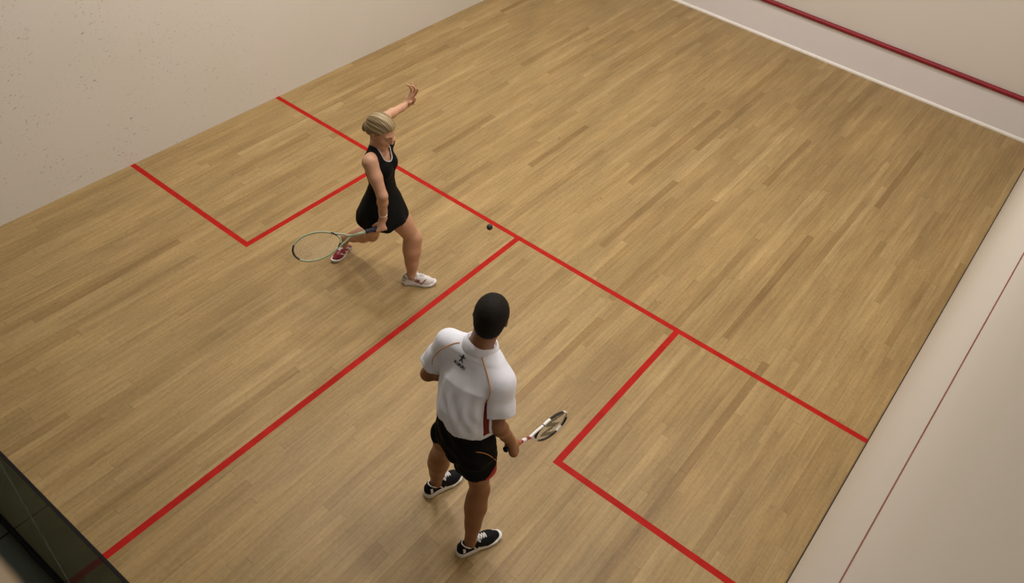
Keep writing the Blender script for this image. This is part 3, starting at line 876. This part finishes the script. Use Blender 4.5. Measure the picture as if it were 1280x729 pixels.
# white polo shirt: loose tube, sleeves cut square, open at hem, cuffs and neck
F = Field((4.05, 1.50, .84), (5.0, 2.35, 1.66), .0055)
hem = V(4.562, 1.835, .90)
fold = lambda th, t: (.022 * np.sin(5 * th + 1.3) + .016 * np.sin(9 * th + .6 + 2 * t) + .012 * np.sin(15 * th + 3 * t)) * (1 - smoothstep(.45, .95, t)) * .9
F.loft([(hem, mside, mfwd, .182, .142), (mH + V(0, 0, .06), mside, mfwd, .178, .140), (mW + V(0, .0, .02), mside, mfwd, .176, .138),
        (mC, mside, mfwd, .186, .136), (mN + V(0, -.008, -.085), mside, mfwd, .172, .102), (mN + V(0, -.004, -.045), mside, mfwd, .120, .080)], .03, wave=fold)
Ft = F.F.copy(); CUFF = {-1: .205, 1: .172}
for s_, sh, el in ((-1, mSL, mEL), (1, mSR, mER)):
    d = unit(el - sh)
    F.cone(mN + V(0, -.004, -.048), sh + V(0, 0, .004), .060, .066, .10)
    big = 1.05 if s_ > 0 else .93
    F.cone(sh, sh + d * .13, .068 * big, .080 * big, .035)
    F.cone(sh + d * .13, sh + d * .24, .080 * big, .094 * big, .02)
    c = sh + d * CUFF[s_]
    X, Y, Z = F.grid((slice(None),) * 3)
    pl = (X - c[0]) * d[0] + (Y - c[1]) * d[1] + (Z - c[2]) * d[2]
    near = np.sqrt((X - c[0] - d[0] * .06) ** 2 + (Y - c[1] - d[1] * .06) ** 2 + (Z - c[2] - d[2] * .06) ** 2) - .13
    F.F = np.maximum(F.F, -np.maximum(np.maximum(near, -pl), .001 - Ft)).astype(np.float32)
X, Y, Z = F.grid((slice(None),) * 3)
F.F += (.0032 * np.sin(X * 70 + Z * 38 + 2 * np.sin(Z * 21)) * np.sin(Y * 31 + 1) * smoothstep(1.47, 1.30, Z)
        + .003 * np.sin(Z * 62 + X * 40 - Y * 30) * smoothstep(1.40, 1.20, Z) * smoothstep(.95, 1.05, Z)).astype(np.float32)
outer = F.F.copy()
F.F = np.maximum(F.F, -(F.F + .012))
# open the cuffs
for s_, sh, el in ((-1, mSL, mEL), (1, mSR, mER)):
    d = unit(el - sh); c = sh + d * CUFF[s_]
    t_ = (X - c[0]) * d[0] + (Y - c[1]) * d[1] + (Z - c[2]) * d[2]
    rr = np.sqrt(np.maximum((X - c[0]) ** 2 + (Y - c[1]) ** 2 + (Z - c[2]) ** 2 - t_ ** 2, 0)) - (.076 if s_ > 0 else .070)
    F.F = np.maximum(F.F, -np.maximum(np.maximum(rr, np.abs(t_) - .03), .004 - Ft)).astype(np.float32)
# hem line dips at the back right, rises to the sides
hz = 1.110 + .008 * np.sin(X * 22 + 1) + .075 * smoothstep(4.56, 4.38, X) * smoothstep(1.95, 1.85, Y) - .17 * smoothstep(1.84, 1.95, Y) - .010 * np.sin(X * 40)
F.F = np.maximum(F.F, hz - Z).astype(np.float32)
# neck opening
F.cone(mN + V(0, .000, -.030), mN + V(.01, .03, .14), .066, .080, .004, 'sub')
shirt = field_obj(F, 'polo_shirt', [M_shirt], man, MO)

def bvh_of(o, off):
    me = o.data
    return BVHTree.FromPolygons([Vector(v.co) + Vector(off) for v in me.vertices], [tuple(p.vertices) for p in me.polygons])
tree = bvh_of(shirt, MO)
def snap(tree, p, e=.0015, frm=None):
    """nearest point of the cloth seen from outside"""
    loc, nrm, i, d = tree.find_nearest(Vector(p))
    n = nrm if frm is None else nrm
    if frm is not None and (Vector(p) - Vector(frm)).dot(n) < 0: n = -n
    return np.array(loc + n * e)
def drape(tree, P, axis_pts, e=.0015):
    """drop points onto the cloth along the ray from outside towards the body's axis"""
    out = []
    for p in P:
        p = np.array(p, float)
        c = axis_pts(p)
        d = unit(c - p); o = p - d * .25
        hit = tree.ray_cast(Vector(o), Vector(d), .6)
        if hit[0] is not None: out.append(np.array(hit[0]) - d * e)
    return out
def maxis(p):
    z = min(p[2], 1.34)
    return V(np.interp(z, [.95, 1.15, 1.33, 1.49], [mH[0], mW[0], mC[0], mN[0]]), np.interp(z, [.95, 1.15, 1.33, 1.49], [mH[1], mW[1], mC[1], mN[1]]), z - .02)
pip = [[(4.418, 1.923, 1.531), (4.41, 1.918, 1.528), (4.399, 1.911, 1.523), (4.388, 1.902, 1.516), (4.377, 1.892, 1.508), (4.366, 1.882, 1.497), (4.354, 1.873, 1.482), (4.342, 1.865, 1.464), (4.328, 1.86, 1.439), (4.314, 1.859, 1.412), (4.306, 1.856, 1.393), (4.304, 1.852, 1.38), (4.303, 1.848, 1.368), (4.304, 1.844, 1.357), (4.306, 1.842, 1.346), (4.308, 1.841, 1.338)],
       [(4.567, 1.923, 1.531), (4.574, 1.918, 1.529), (4.584, 1.912, 1.524), (4.595, 1.906, 1.517), (4.607, 1.901, 1.506), (4.622, 1.894, 1.495), (4.636, 1.886, 1.485), (4.649, 1.879, 1.475), (4.661, 1.872, 1.466), (4.672, 1.865, 1.456), (4.68, 1.86, 1.447), (4.687, 1.855, 1.438), (4.692, 1.851, 1.428), (4.694, 1.847, 1.416), (4.695, 1.842, 1.403), (4.695, 1.838, 1.39), (4.695, 1.835, 1.378), (4.693, 1.832, 1.365), (4.692, 1.83, 1.356)]]
for P in pip:
    c0 = V(4.51, 1.99, 1.30)
    pts = [V(*p) + unit(V(*p) - V(4.51, 1.99, p[2] - .06)) * .0015 for p in P]
    mb = MB(); mb.tube(pts, .0028, 6)
    mb.build('piping', M_orange, shirt, MO, smooth=True)

# dark red side panel where the sleeve meets the back, widening down to the hem
P = [V(*p) for p in PANEL]
P = [(P[max(i - 1, 0)] + 2 * P[i] + P[min(i + 1, len(P) - 1)]) / 4 for i in range(len(P))]
P = [V(*p) for p in catmull(P, 4)]
vs = []; fs = []
for i, p in enumerate(P):
    f = i / (len(P) - 1); w_ = .003 + .0085 * min(1, f * 1.5)
    t = unit(P[min(i + 1, len(P) - 1)] - P[max(i - 1, 0)]); o = unit(V(.30, -.90, .25)); sd = unit(np.cross(t, o))
    for q in (-1, -.33, .33, 1):
        c = p + sd * w_ * q
        h_ = tree.ray_cast(Vector(c + o * .06), Vector(-o), .14)
        base = np.array(h_[0]) if h_[0] is not None and abs((np.array(h_[0]) - c) @ o) < .03 else c
        vs.append(base + o * .002)
k = 4
fs = [(i * k + j, i * k + j + 1, (i + 1) * k + j + 1, (i + 1) * k + j) for i in range(len(P) - 1) for j in range(k - 1)]
pn = mesh_obj('side_panel', vs, fs, M_red_panel, shirt, None, True, MO)
pn.modifiers.new('thickness', 'SOLIDIFY').thickness = .0015

# folded collar
CF = Frame(mN + V(.0, .010, .000), (-.02, 1, -.30), (0, .30, 1))
mb = MB()
prof = [(.074, -.014), (.073, .018), (.076, .029), (.083, .030), (.092, .012), (.101, -.018), (.100, -.023), (.095, -.020), (.080, .006)]
n = 44; ncol = []
for i in range(n + 1):
    a = math.radians(112 + (360 - 44) * i / n)     # gap at the front
    for (r, z) in prof:
        ncol.append(CF.p(math.cos(a) * r * 1.05, math.sin(a) * r * 1.05, z + .012 * max(0, -math.sin(a)) - .004))
k = len(prof)
fs = [(i * k + j, i * k + (j + 1) % k, (i + 1) * k + (j + 1) % k, (i + 1) * k + j) for i in range(n) for j in range(k)]
fs += [tuple(range(k)), tuple(n * k + j for j in reversed(range(k)))]
mesh_obj('collar', ncol, fs, M_shirt, shirt, None, True, MO)

# print below the collar: a jumping figure over the word KUKRI, laid on the cloth of the upper back
def drape_mesh(polys, origin, ux, uz, tree, e=.0022, name='back_print', m=M_print, parent=shirt):
    """polys: 2-D polygons; drop on the cloth along the inward direction"""
    ux = unit(ux); uz = unit(uz); inn = unit(np.cross(uz, ux)); vs = []; fs = []
    for P in polys:
        b = len(vs)
        for (a, c) in P:
            o = origin + ux * a + uz * c
            h_ = tree.ray_cast(Vector(o - inn * .2), Vector(inn), .6)
            hp = np.array(h_[0]) if h_[0] is not None else o
            vs.append(hp - inn * e)
        fs.append(tuple(range(b, b + len(P))))
    return mesh_obj(name, vs, fs, m, parent, None, False, MO)
def stroke(a, b, w):
    a = np.array(a, float); b = np.array(b, float); d = unit(b - a); n_ = np.array([-d[1], d[0]]) * w / 2
    out = []; N_ = max(1, int(np.linalg.norm(b - a) / .006))
    for i in range(N_):
        p, q_ = a + (b - a) * i / N_, a + (b - a) * (i + 1) / N_
        out.append([tuple(p + n_), tuple(p - n_), tuple(q_ - n_), tuple(q_ + n_)])
    return out
LET = {'K': [((0, 0), (0, 1)), ((0, .42), (.62, 1)), ((.16, .55), (.66, 0))], 'U': [((0, 1), (0, .15)), ((0, .08), (.55, .08)), ((.55, .15), (.55, 1))],
       'R': [((0, 0), (0, 1)), ((0, .92), (.5, .92)), ((.52, .95), (.52, .5)), ((0, .48), (.5, .48)), ((.22, .48), (.6, 0))], 'I': [((.1, 0), (.1, 1))]}
polys = []; cx = 0; hgt = .0185; cw = .0195
word = 'KUKRI'; adv = {'K': .92, 'U': .84, 'R': .88, 'I': .25}
tot = sum(adv[c] for c in word) * cw
for c in word:
    for a, b in LET[c]:
        polys += stroke(((cx + a[0]) * cw - tot / 2, a[1] * hgt), ((cx + b[0]) * cw - tot / 2, b[1] * hgt), .0047)
    cx += adv[c]
figs = [((-.004, .052), (.004, .066), .008), ((-.018, .056), (.0, .054), .006), ((.0, .054), (.018, .062), .006), ((.0, .058), (.0, .042), .010), ((.0, .044), (-.012, .028), .007), ((.0, .044), (.013, .030), .007)]
for a, b, w_ in figs: polys += stroke(a, b, w_)
# the little head
polys.append([(.004 + .0055 * math.cos(t), .071 + .0055 * math.sin(t)) for t in np.linspace(0, 2 * math.pi, 9)[:-1]])
bk = drape_mesh(polys, V(4.477, 1.875, 1.432), V(1, -.08, .0), V(0, .62, 1), tree)

# black shorts with red lower side panel and orange piping
F = Field((4.12, 1.50, .50), (5.00, 2.25, 1.30), .0055)
mKl2 = mHL + (mKL - mHL) * .80; mKr2 = mHR + (mKR - mHR) * .90
F.loft([(mH + V(.020, 0, -.13), mside, mfwd, .186, .128), (mH + V(.018, 0, -.03), mside, mfwd, .184, .132), (mH + V(0.004, 0, .12), mside, mfwd, .162, .118), (mW + V(0, 0, .08), mside, mfwd, .146, .104)], .03)
for hip, kn in ((mHL, mKl2), (mHR, mKr2)):
    s_ = unit(V(1, -.25, 0)) if hip is mHR else mside; kw = .134 if hip is mHR else .102
    F.loft([(kn, s_, unit(np.cross(V(0, 0, 1), s_)), kw, min(kw, .118)), (hip + V(0, -.00, -.05), s_, unit(np.cross(V(0, 0, 1), s_)), .098, .115)], .035,
           wave=lambda th, t: (.030 * np.sin(3 * th + .8) + .022 * np.sin(7 * th + 2)) * (1 - t))
X, Y, Z = F.grid((slice(None),) * 3)
F.F += (.004 * np.sin(X * 55 + Z * 30) * np.sin(Y * 40) + .003 * np.sin(Z * 60 + X * 50)).astype(np.float32)
F.F = np.maximum(F.F, -(F.F + .012))
hzl = .875 - .09 * smoothstep(1.86, 1.96, Y) - .03 * smoothstep(4.40, 4.25, X) + .03 * smoothstep(4.42, 4.52, X)
hzr = .75 - .02 * smoothstep(4.70, 4.85, X)
cutz = np.where(X + 0 * Y < 4.545, hzl, hzr)
F.F = np.maximum(F.F, cutz - Z).astype(np.float32)
F.F = np.maximum(F.F, Z - 1.215).astype(np.float32)
F.cone(mW + V(0, 0, .06), mW + V(0, 0, .3), .10, .10, .004, 'sub')
def reg_shorts(c):
    r = np.zeros(len(c), int)
    sd = (c[:, 0] - 4.655) + .55 * (c[:, 1] - 1.85)
    r[(c[:, 0] > 4.70) & (c[:, 2] < .70 + .9 * (c[:, 0] - 4.71) + .5 * (c[:, 1] - 1.80)) & (c[:, 2] < .83)] = 1
    r[(c[:, 0] < 4.40) & (c[:, 2] < .70 + .45 * (4.36 - c[:, 0]) - .0) & (c[:, 1] > 1.93)] = 1
    return r
shorts = field_obj(F, 'shorts', [M_black_cloth, M_red_cloth], man, MO, reg_shorts)
tree2 = bvh_of(shorts, MO)
pts = [V(*p) + unit(V(*p) - V(4.65, 1.85, p[2] - .03)) * .0012 for p in SHPIP]
mb = MB(); mb.tube(pts, .0022, 6); mb.build('piping', M_orange, shorts, MO, smooth=True)

sm = dict(upper=[M_shoe_black, M_shoe_white, M_shoe_white], sole=[M_shoe_white, M_sole_dark], laces=M_lace, lining=M_shoe_white)
shoe(man, MO, Frame((mAL[0], mAL[1] - .005, 0), (.22, 1, 0), (0, 0, 1)), 1.12, sm, side=-1, zs=1.12)
shoe(man, MO, Frame((mAR[0], mAR[1] - .005, 0), (.42, 1, 0), (0, 0, 1)), 1.12, sm, side=1, zs=1.12)

# ================================================================== the woman
WO = V(2.62, 3.12, 0)
wom = empty('person', WO, 'blond woman in black sleeveless tennis dress lunging to strike the ball, left arm raised', 'person')
wf = unit(V(.93, .36, 0)); ws = V(wf[1], -wf[0], 0)
wH = V(2.70, 3.09, .86); wW = V(2.715, 3.085, 1.03); wC = V(2.718, 3.065, 1.20); wN = V(2.708, 3.058, 1.362)
wSR = V(2.762, 2.924, 1.318); wSL = V(2.665, 3.205, 1.320)
wER = V(2.902, 2.898, 1.115); wWR = V(2.888, 2.918, .900)
wEL = V(2.468, 3.382, 1.34); wWL = V(2.455, 3.632, 1.335)
wKF = V(2.845, 3.285, .455); wAF = V(2.866, 3.255, .085)
wKB = V(2.560, 3.122, .432); wAB = V(2.205, 3.165, .140)
wHF = V(2.685, 3.165, .80); wHB = V(2.70, 3.01, .80)
wHead = Frame((2.728, 3.070, 1.485), (.93, .14, -.36), (.36, .12, 1))
wGrip = V(2.889, 2.892, .825)
wTip = V(2.490, 2.305, .675)
wAx = unit(wTip - wGrip)
wPalm = unit(V(.45, -.55, .55))

F = Field((2.10, 2.70, 0.0), (3.12, 3.86, 1.64), .0055)
leg(F, wHF, wKF, wAF, (.094, .080, .060, .064, .038), V(.9, .6, 0))
leg(F, wHB, wKB, wAB, (.084, .072, .051, .058, .036), V(.6, -.5, -.4))
F.cone(wAF, wAF + V(.015, .012, -.035), .031, .031, .02); F.cone(wAF + V(0, 0, -.045), wAF + V(.07, .055, -.055), .024, .020, .02)
F.cone(wAB, wAB + V(.01, -.02, -.045), .031, .030, .02); F.cone(wAB + V(0, -.01, -.06), wAB + V(.015, -.09, -.10), .024, .020, .02)
F.loft([(wH + V(0, 0, -.06), ws, wf, .135, .095), (wH + V(0, 0, .02), ws, wf, .145, .100), (wW, ws, wf, .104, .076),
        (wC, ws, wf, .128, .092), (wN + V(0, 0, -.075), ws, wf, .115, .068)], .03)
for sh in (wSL, wSR):
    F.cone(wN + V(0, 0, -.06), sh, .040, .043, .04)
    F.cone(wN + V(0, 0, -.01) - wf * .01, sh + V(0, 0, -.005), .030, .034, .05)
for q in (-1, 1): F.ell(wC + ws * .058 * q + wf * .052 + V(0, 0, .005), (.050, .050, .055), None, .03)
arm(F, wSR, wER, wWR, (.054, .047, .037, .037, .025)); arm(F, wSL, wEL, wWL, (.046, .040, .034, .034, .023))
F.cone(wN + V(0, 0, -.04), wHead.p(0, -.020, -.055), .050, .045, .03)
head_prims(F, wHead, 1.0)
grip_hand(F, wWR, wGrip, -wAx * -1, wPalm, .0155, .92, sign=-1)
open_hand(F, wWL, V(.18, .35, .95), V(-.35, -.75, .25), 1.02, bends=((4, 8, 6), (6, 46, 30), (26, 34, 24), (-6, 6, 10)), thumb_side=1, spread=15, thumb_out=1.3)
body_w = field_obj(F, 'body', [M_skin_f, M_lip, M_brow_f], wom, WO, reg_face(wHead, 1.0))
eyes(wHead, 1.0, wom, WO, M_eye_w, M_eye_i)

# blond hair drawn back into a low knot
F = Field(wHead.o - .19, wHead.o + .17, .0038)
s95 = .95
F.ell(wHead.p(0, -.018, .032), (.0865, .1070, .0985), wHead.B, .01)
F.ell(wHead.p(0, -.060, -.008), (.072, .058, .064), wHead.B, .02)
X, Y, Z = F.grid((slice(None),) * 3)
lx, ly, lz = wHead.locg(X, Y, Z)
hl = np.interp(ly, [-.12, -.07, -.04, -.022, -.008, .012, .035, .055, .075, .12], [-.070, -.062, -.040, -.006, .016, .004, .030, .060, .078, .09])
F.F = np.maximum(F.F, (hl - lz) * .8).astype(np.float32)
F.ell(wHead.p(0, -.112, -.040), (.030, .027, .042), wHead.B, .014)
F.ell(wHead.p(0.004, -.112, -.066), (.021, .021, .030), wHead.B, .012)
F.cone(wHead.p(0, -.088, -.020), wHead.p(0, -.102, -.034), .032, .026, .014)
# strands run from the hair line back to the knot
def strand(lx, ly, lz):
    ang = np.arctan2(lx, lz + .015)       # angle round the head's front-back axis
    return ang
a_ = strand(lx, ly, lz)
F.F += ((.0012 * np.sin(a_ * 24 + 3 * np.sin(ly * 18)) + .0008 * np.sin(a_ * 55 + 2))).astype(np.float32)
v, q = F.mesh(1)
hair_w = mesh_obj('hair', v, q, M_hair_f, wom, None, True, WO)
l = wHead.loc(v); a = np.arctan2(l[:, 0], l[:, 2] + .015)
sv = .48 + .10 * np.sin(a * 24 + 3 * np.sin(l[:, 1] * 18) + math.pi) * 1.0 + .20 * np.sin(a * 7 + 1.2 + l[:, 1] * 14) + .10 * np.sin(a * 38 + l[:, 1] * 30) + .10 * np.sin(a * 55 + 2 + math.pi)
at = hair_w.data.attributes.new('strand', 'FLOAT', 'POINT'); at.data.foreach_set('value', np.clip(sv, 0, 1).astype(np.float32))
mb = MB(); ring = [wHead.p(.029 * math.cos(t), -.094 - .012 * math.sin(t), -.034 + .030 * math.sin(t)) for t in np.linspace(0, 2 * math.pi, 25)[:-1]]
mb.tube(ring, .004, 8, closed=True); mb.build('hair_tie', M_dress, hair_w, WO, smooth=True)

# black dress: fitted bodice, flared skirt
F = Field((2.35, 2.75, .55), (3.05, 3.45, 1.42), .005)
rings = [(wH + V(.00, .004, -.24), ws, wf, .218, .208), (wH + V(.00, .002, -.12), ws, wf, .200, .182), (wH + V(0, 0, .0), ws, wf, .172, .138), (wH + V(0, 0, .08), ws, wf, .138, .106), (wW + V(0, 0, .02), ws, wf, .113, .084),
         (wC, ws, wf, .136, .099), (wC + V(0, 0, .06), ws, wf, .130, .090), (wN + V(0, 0, -.052), ws, wf, .100, .066)]
F.loft(rings, .02, wave=lambda th, t: (.050 * np.sin(5 * th + .5) + .030 * np.sin(9 * th + 1.5)) * (1 - smoothstep(0, .42, t)))
for q in (-1, 1): F.ell(wC + ws * .056 * q + wf * .053 + V(0, 0, .005), (.055, .055, .060), None, .03)
for sh in (wSL, wSR):
    F.cone(wN + V(0, 0, -.058), sh, .047, .050, .04)
    F.cone(wN + V(0, 0, -.01) - wf * .01, sh + V(0, 0, -.005), .037, .041, .05)
# hips and front thigh push the skirt out
F.cone(wHF + V(0, 0, .02), wHF + (wKF - wHF) * .45, .098, .090, .03)
F.F = np.maximum(F.F, -(F.F + .011))
X, Y, Z = F.grid((slice(None),) * 3)
a1 = (X - wH[0]) * wf[0] + (Y - wH[1]) * wf[1]; b1 = (X - wH[0]) * ws[0] + (Y - wH[1]) * ws[1]
hemz = .715 + .012 * np.sin(b1 * 26) - .0 * a1 + .012 * np.sin(a1 * 30)
F.F = np.maximum(F.F, hemz - Z).astype(np.float32)
# arm holes
for sh, sg in ((wSL, -1), (wSR, 1)):
    F.cone(sh + ws * sg * .012 + V(0, 0, -.018), sh + ws * sg * .10 + V(0, 0, -.02), .062, .078, .004, 'sub')
    F.cone(sh + ws * sg * .012 + V(0, 0, -.018), sh + ws * sg * .016 + V(0, 0, .12), .058, .062, .004, 'sub')
# scooped neck: a slanted elliptic hole open upwards
cN = wN + wf * .030 + V(0, 0, -.02)
NF = Frame(cN, unit(wf + V(0, 0, -.55)), V(0, 0, 1) + wf * .55)
lx, ly, lz = NF.locg(X, Y, Z)
hole = (np.sqrt((lx / .060) ** 2 + ((ly - .012) / .082) ** 2) - 1) * .06
F.F = np.maximum(F.F, -np.maximum(hole, -lz - .10)).astype(np.float32)
F.F = np.maximum(F.F, -(np.maximum(hole, (-.01 - lz)))).astype(np.float32)
dress = field_obj(F, 'tennis_dress', M_dress, wom, WO)
tree = bvh_of(dress, WO)
# silver trim round the neckline: found where the hole meets the cloth
ring = []
for i in range(48):
    t = 2 * math.pi * i / 48
    x, y = .063 * math.cos(t), .012 + .085 * math.sin(t)
    o = NF.p(x, y, .12); h_ = tree.ray_cast(Vector(o), Vector(-NF.z), .3)
    if h_[0] is not None: ring.append(np.array(h_[0]) + NF.z * .001)
ring = [(.5 * ring[i] + .25 * ring[i - 1] + .25 * ring[(i + 1) % len(ring)]) for i in range(len(ring))]
mb = MB(); mb.tube(ring, .0034, 6, closed=True); mb.build('neck_trim', M_white_trim, dress, WO, smooth=True)
# white band at the racket wrist
d = unit(wWR - wER); c = wWR - d * .035; u = unit(np.cross(d, V(0, 1, .2))); w_ = np.cross(d, u)
mb = MB(); mb.tube([c + .0275 * (u * math.cos(t) + w_ * math.sin(t)) for t in np.linspace(0, 2 * math.pi, 25)[:-1]], .004, 8, closed=True)
mb.build('wrist_band', M_band, wom, WO, smooth=True)
# studs on the ears
for s_ in (-1, 1):
    F = Field(wHead.p(.078 * s_, -.002, -.030) - .01, wHead.p(.078 * s_, -.002, -.030) + .01, .0015); F.ell(wHead.p(.078 * s_, -.002, -.030), (.0035,) * 3, None, 0)
    field_obj(F, 'earring', M_steel, wom, WO)

sw = dict(upper=[M_shoe_off, M_shoe_red, M_shoe_silver], sole=[M_shoe_off, M_sole_grey], laces=M_lace)
shoe(wom, WO, Frame((wAF[0] - .000, wAF[1] - .002, 0), (.76, .66, 0), (0, 0, 1)), 1.0, sw, side=-1, style='light', zs=1.2)
sw2 = dict(upper=[M_shoe_red, M_shoe_off, M_shoe_silver], sole=[M_shoe_off, M_sole_grey], laces=M_lace)
shoe(wom, WO, Frame((wAB[0] + .002, wAB[1] - .004, .0), (.16, -1, 0), (0, 0, 1)), .90, sw2, side=1, style='light', bend=-.42, zs=1.1)

# ================================================================== rackets
M_string = mat('racket_string', (.62, .58, .48), .5)
M_string_mark = mat('stencil_ink', (.19, .16, .10), .6)
M_grip_red = mat('red_grip', (.55, .09, .05), .75, bump=.4, bscale=150)
M_rk_black = mat('gloss_black', (.012, .012, .015), .25)
M_rk_white = mat('gloss_white', (.78, .76, .74), .25)
M_rk_red = mat('gloss_dark_red', (.30, .012, .02), .25)
M_rk_green = mat('pale_green', (.32, .36, .23), .35)
M_grip_blue = mat('navy_grip', (.035, .04, .065), .75, bump=.4, bscale=150)

def racket(name, label, butt, axis, width_dir, mats, hoopmap, L=.685, stencil=False, hw_=.101, grip_len=.155):
    a = unit(axis); w = np.array(width_dir, float); w = unit(w - a * (w @ a)); n = np.cross(w, a)
    e = empty(name, butt, label, 'racket')
    P = lambda x, y, z=0.0: butt + w * x + a * y + n * z
    # hoop outline: egg-shaped, narrower at the throat
    hl = .172; cy = L - hl
    def hp(t):
        x = hw_ * math.sin(t); y = -hl * math.cos(t)        # t=0 at the throat, pi at the tip
        x *= 1 + .10 * (-math.cos(t)) - .05
        return x, cy + y
    mb = MB(); N_ = 64
    pts = [P(*hp(2 * math.pi * i / N_)) for i in range(N_)]
    mb.tube(pts, [.0074] * N_, 8, closed=True, squash=(n, 1.3), seg_m=lambda i: hoopmap(i / N_))
    hoop = mb.build('frame', mats['frame'], e, butt, smooth=True)
    # open throat
    mb = MB()
    ythr = cy - hl
    for s_ in (-1, 1):
        x1, y1 = hp(s_ * .62)
        mb.tube(catmull([P(.004 * s_, ythr - .085), P(.009 * s_, ythr - .06), P(.028 * s_, ythr - .026), P(x1, y1)], 6), .0075, 8, squash=(n, 1.2))
    mb.build('throat', mats['throat'], e, butt, smooth=True)
    mb = MB(); mb.tube([P(0, grip_len - .005), P(0, grip_len + .045), P(0, ythr - .075)], [.0115, .011, .0105], 10); sh = mb.build('shaft', mats['shaft'], e, butt, smooth=True)
    if 'label' in mats:
        mb = MB(); mb.tube([P(0, grip_len + .022), P(0, grip_len + .062)], .0122, 10); mb.build('shaft_label', mats['label'], sh, butt, smooth=True)
    mb = MB(); k = 26
    mb.tube([P(0, .012 + (grip_len - .012) * i / k) for i in range(k + 1)], [.0155 + .0010 * (i % 2) - (.004 if i == k else 0) for i in range(k + 1)], 10)
    mb.build('grip', mats['grip'], e, butt, smooth=True)
    mb = MB(); mb.tube([P(0, 0), P(0, .004), P(0, .016), P(0, .022)], [.0145, .0185, .0185, .0155], 12)
    mb.build('butt_cap', mats['butt'], e, butt, autosmooth=True)
    # strings
    mb = MB()
    def half(y):
        best = 0
        c = -(y - cy) / hl
        if abs(c) >= 1: return 0
        t = math.acos(c); return abs(hp(t)[0])
    def marked(x, y):
        if not stencil: return 0
        yy = (y - (cy + .005)) / .095
        if abs(yy) > 1: return 0
        # a bold W: two V strokes side by side
        u = x / .078; v_ = (yy + 1) / 2
        if abs(u) > 1.05: return 0
        ctr = [(-1, 1), (-.5, 0), (0, .8), (.5, 0), (1, 1)]
        for (u0, v0), (u1, v1) in zip(ctr[:-1], ctr[1:]):
            if u0 <= u <= u1:
                vm = v0 + (v1 - v0) * (u - u0) / (u1 - u0)
                if abs(v_ - vm) < .30: return 1
        return 0
    def string(p, q):
        k = 30
        for i in range(k):
            s0, s1 = i / k, (i + 1) / k
            x0, y0 = p[0] + (q[0] - p[0]) * s0, p[1] + (q[1] - p[1]) * s0; x1, y1 = p[0] + (q[0] - p[0]) * s1, p[1] + (q[1] - p[1]) * s1
            mk = marked((x0 + x1) / 2, (y0 + y1) / 2)
            mb.tube([P(x0, y0), P(x1, y1)], .00065 if not mk else .0023, 4, m=mk, caps=False)
    for i in range(-7, 8):
        x = i * .0125
        ys = [y for y in np.linspace(cy - hl, cy + hl, 200) if half(y) >= abs(x)]
        if ys: string((x, ys[0]), (x, ys[-1]))
    for j in range(18):
        y = cy - hl + .020 + j * (2 * hl - .04) / 17; hx = half(y); string((-hx, y), (hx, y))
    mb.build('strings', [M_string, M_string_mark], e, butt)
    return e

mb_ = mGrip - mAx * .070
racket('squash_racket', 'white, black and dark red squash racket held low by the man in the polo shirt', mb_, mAx, V(.05, .42, .90),
       dict(frame=[M_rk_black, M_rk_white], throat=M_rk_white, shaft=M_rk_red, label=M_rk_white, grip=M_grip_red, butt=M_rk_black),
       lambda f: 1 if (.10 < f < .16 or .30 < f < .45 or .86 < f < .93 or .55 < f < .62) else 0, stencil=True)
wb_ = wGrip - wAx * .042
racket('squash_racket', 'pale green and black squash racket with navy grip, swung low by the woman in black', wb_, wAx, V(-.626, .255, .737),
       dict(frame=[M_rk_green, M_rk_black], throat=M_rk_green, shaft=M_rk_green, grip=M_grip_blue, butt=M_rk_black),
       lambda f: 1 if (.06 < f < .12 or .42 < f < .58 or .90 < f < .95) else 0)

# ball in flight
F = Field(V(3.536, 3.328, .950) - .030, V(3.536, 3.328, .950) + .030, .0022)
F.ell(V(3.536, 3.328, .950), (.0225,) * 3, None, 0)
v, q = F.mesh(1)
ball = mesh_obj('squash_ball', v, q, mat('black_rubber', (.014, .013, .016), .6), None, None, True, None)
ball['label'] = 'small black rubber squash ball in flight beside the short line'; ball['category'] = 'ball'


# ------------------------------------------------------------------ camera
R = [[0.78457758, 0.61229283, 0.09764993], [0.4845888, -0.50728992, -0.71262236], [-0.38679674, 0.60642759, -0.69471855]]
cam = bpy.data.cameras.new('camera'); co = bpy.data.objects.new('camera', cam); link(co)
rx, dn, fw = (Vector(r) for r in R)
mw = Matrix(((rx[0], -dn[0], -fw[0], 6.1803), (rx[1], -dn[1], -fw[1], -.4079), (rx[2], -dn[2], -fw[2], 4.7633), (0, 0, 0, 1)))
co.matrix_world = mw
cam.sensor_width = 36; cam.lens = 1041.4174 / 1280 * 36; cam.clip_start = .02
cam.dof.use_dof = True; cam.dof.focus_distance = 5.6; cam.dof.aperture_fstop = 3.5
scene.camera = co

scene.view_settings.view_transform = 'Standard'; scene.view_settings.look = 'None'
scene.view_settings.gamma = 1; scene.view_settings.use_curve_mapping = False
scene.view_settings.exposure = 0.0
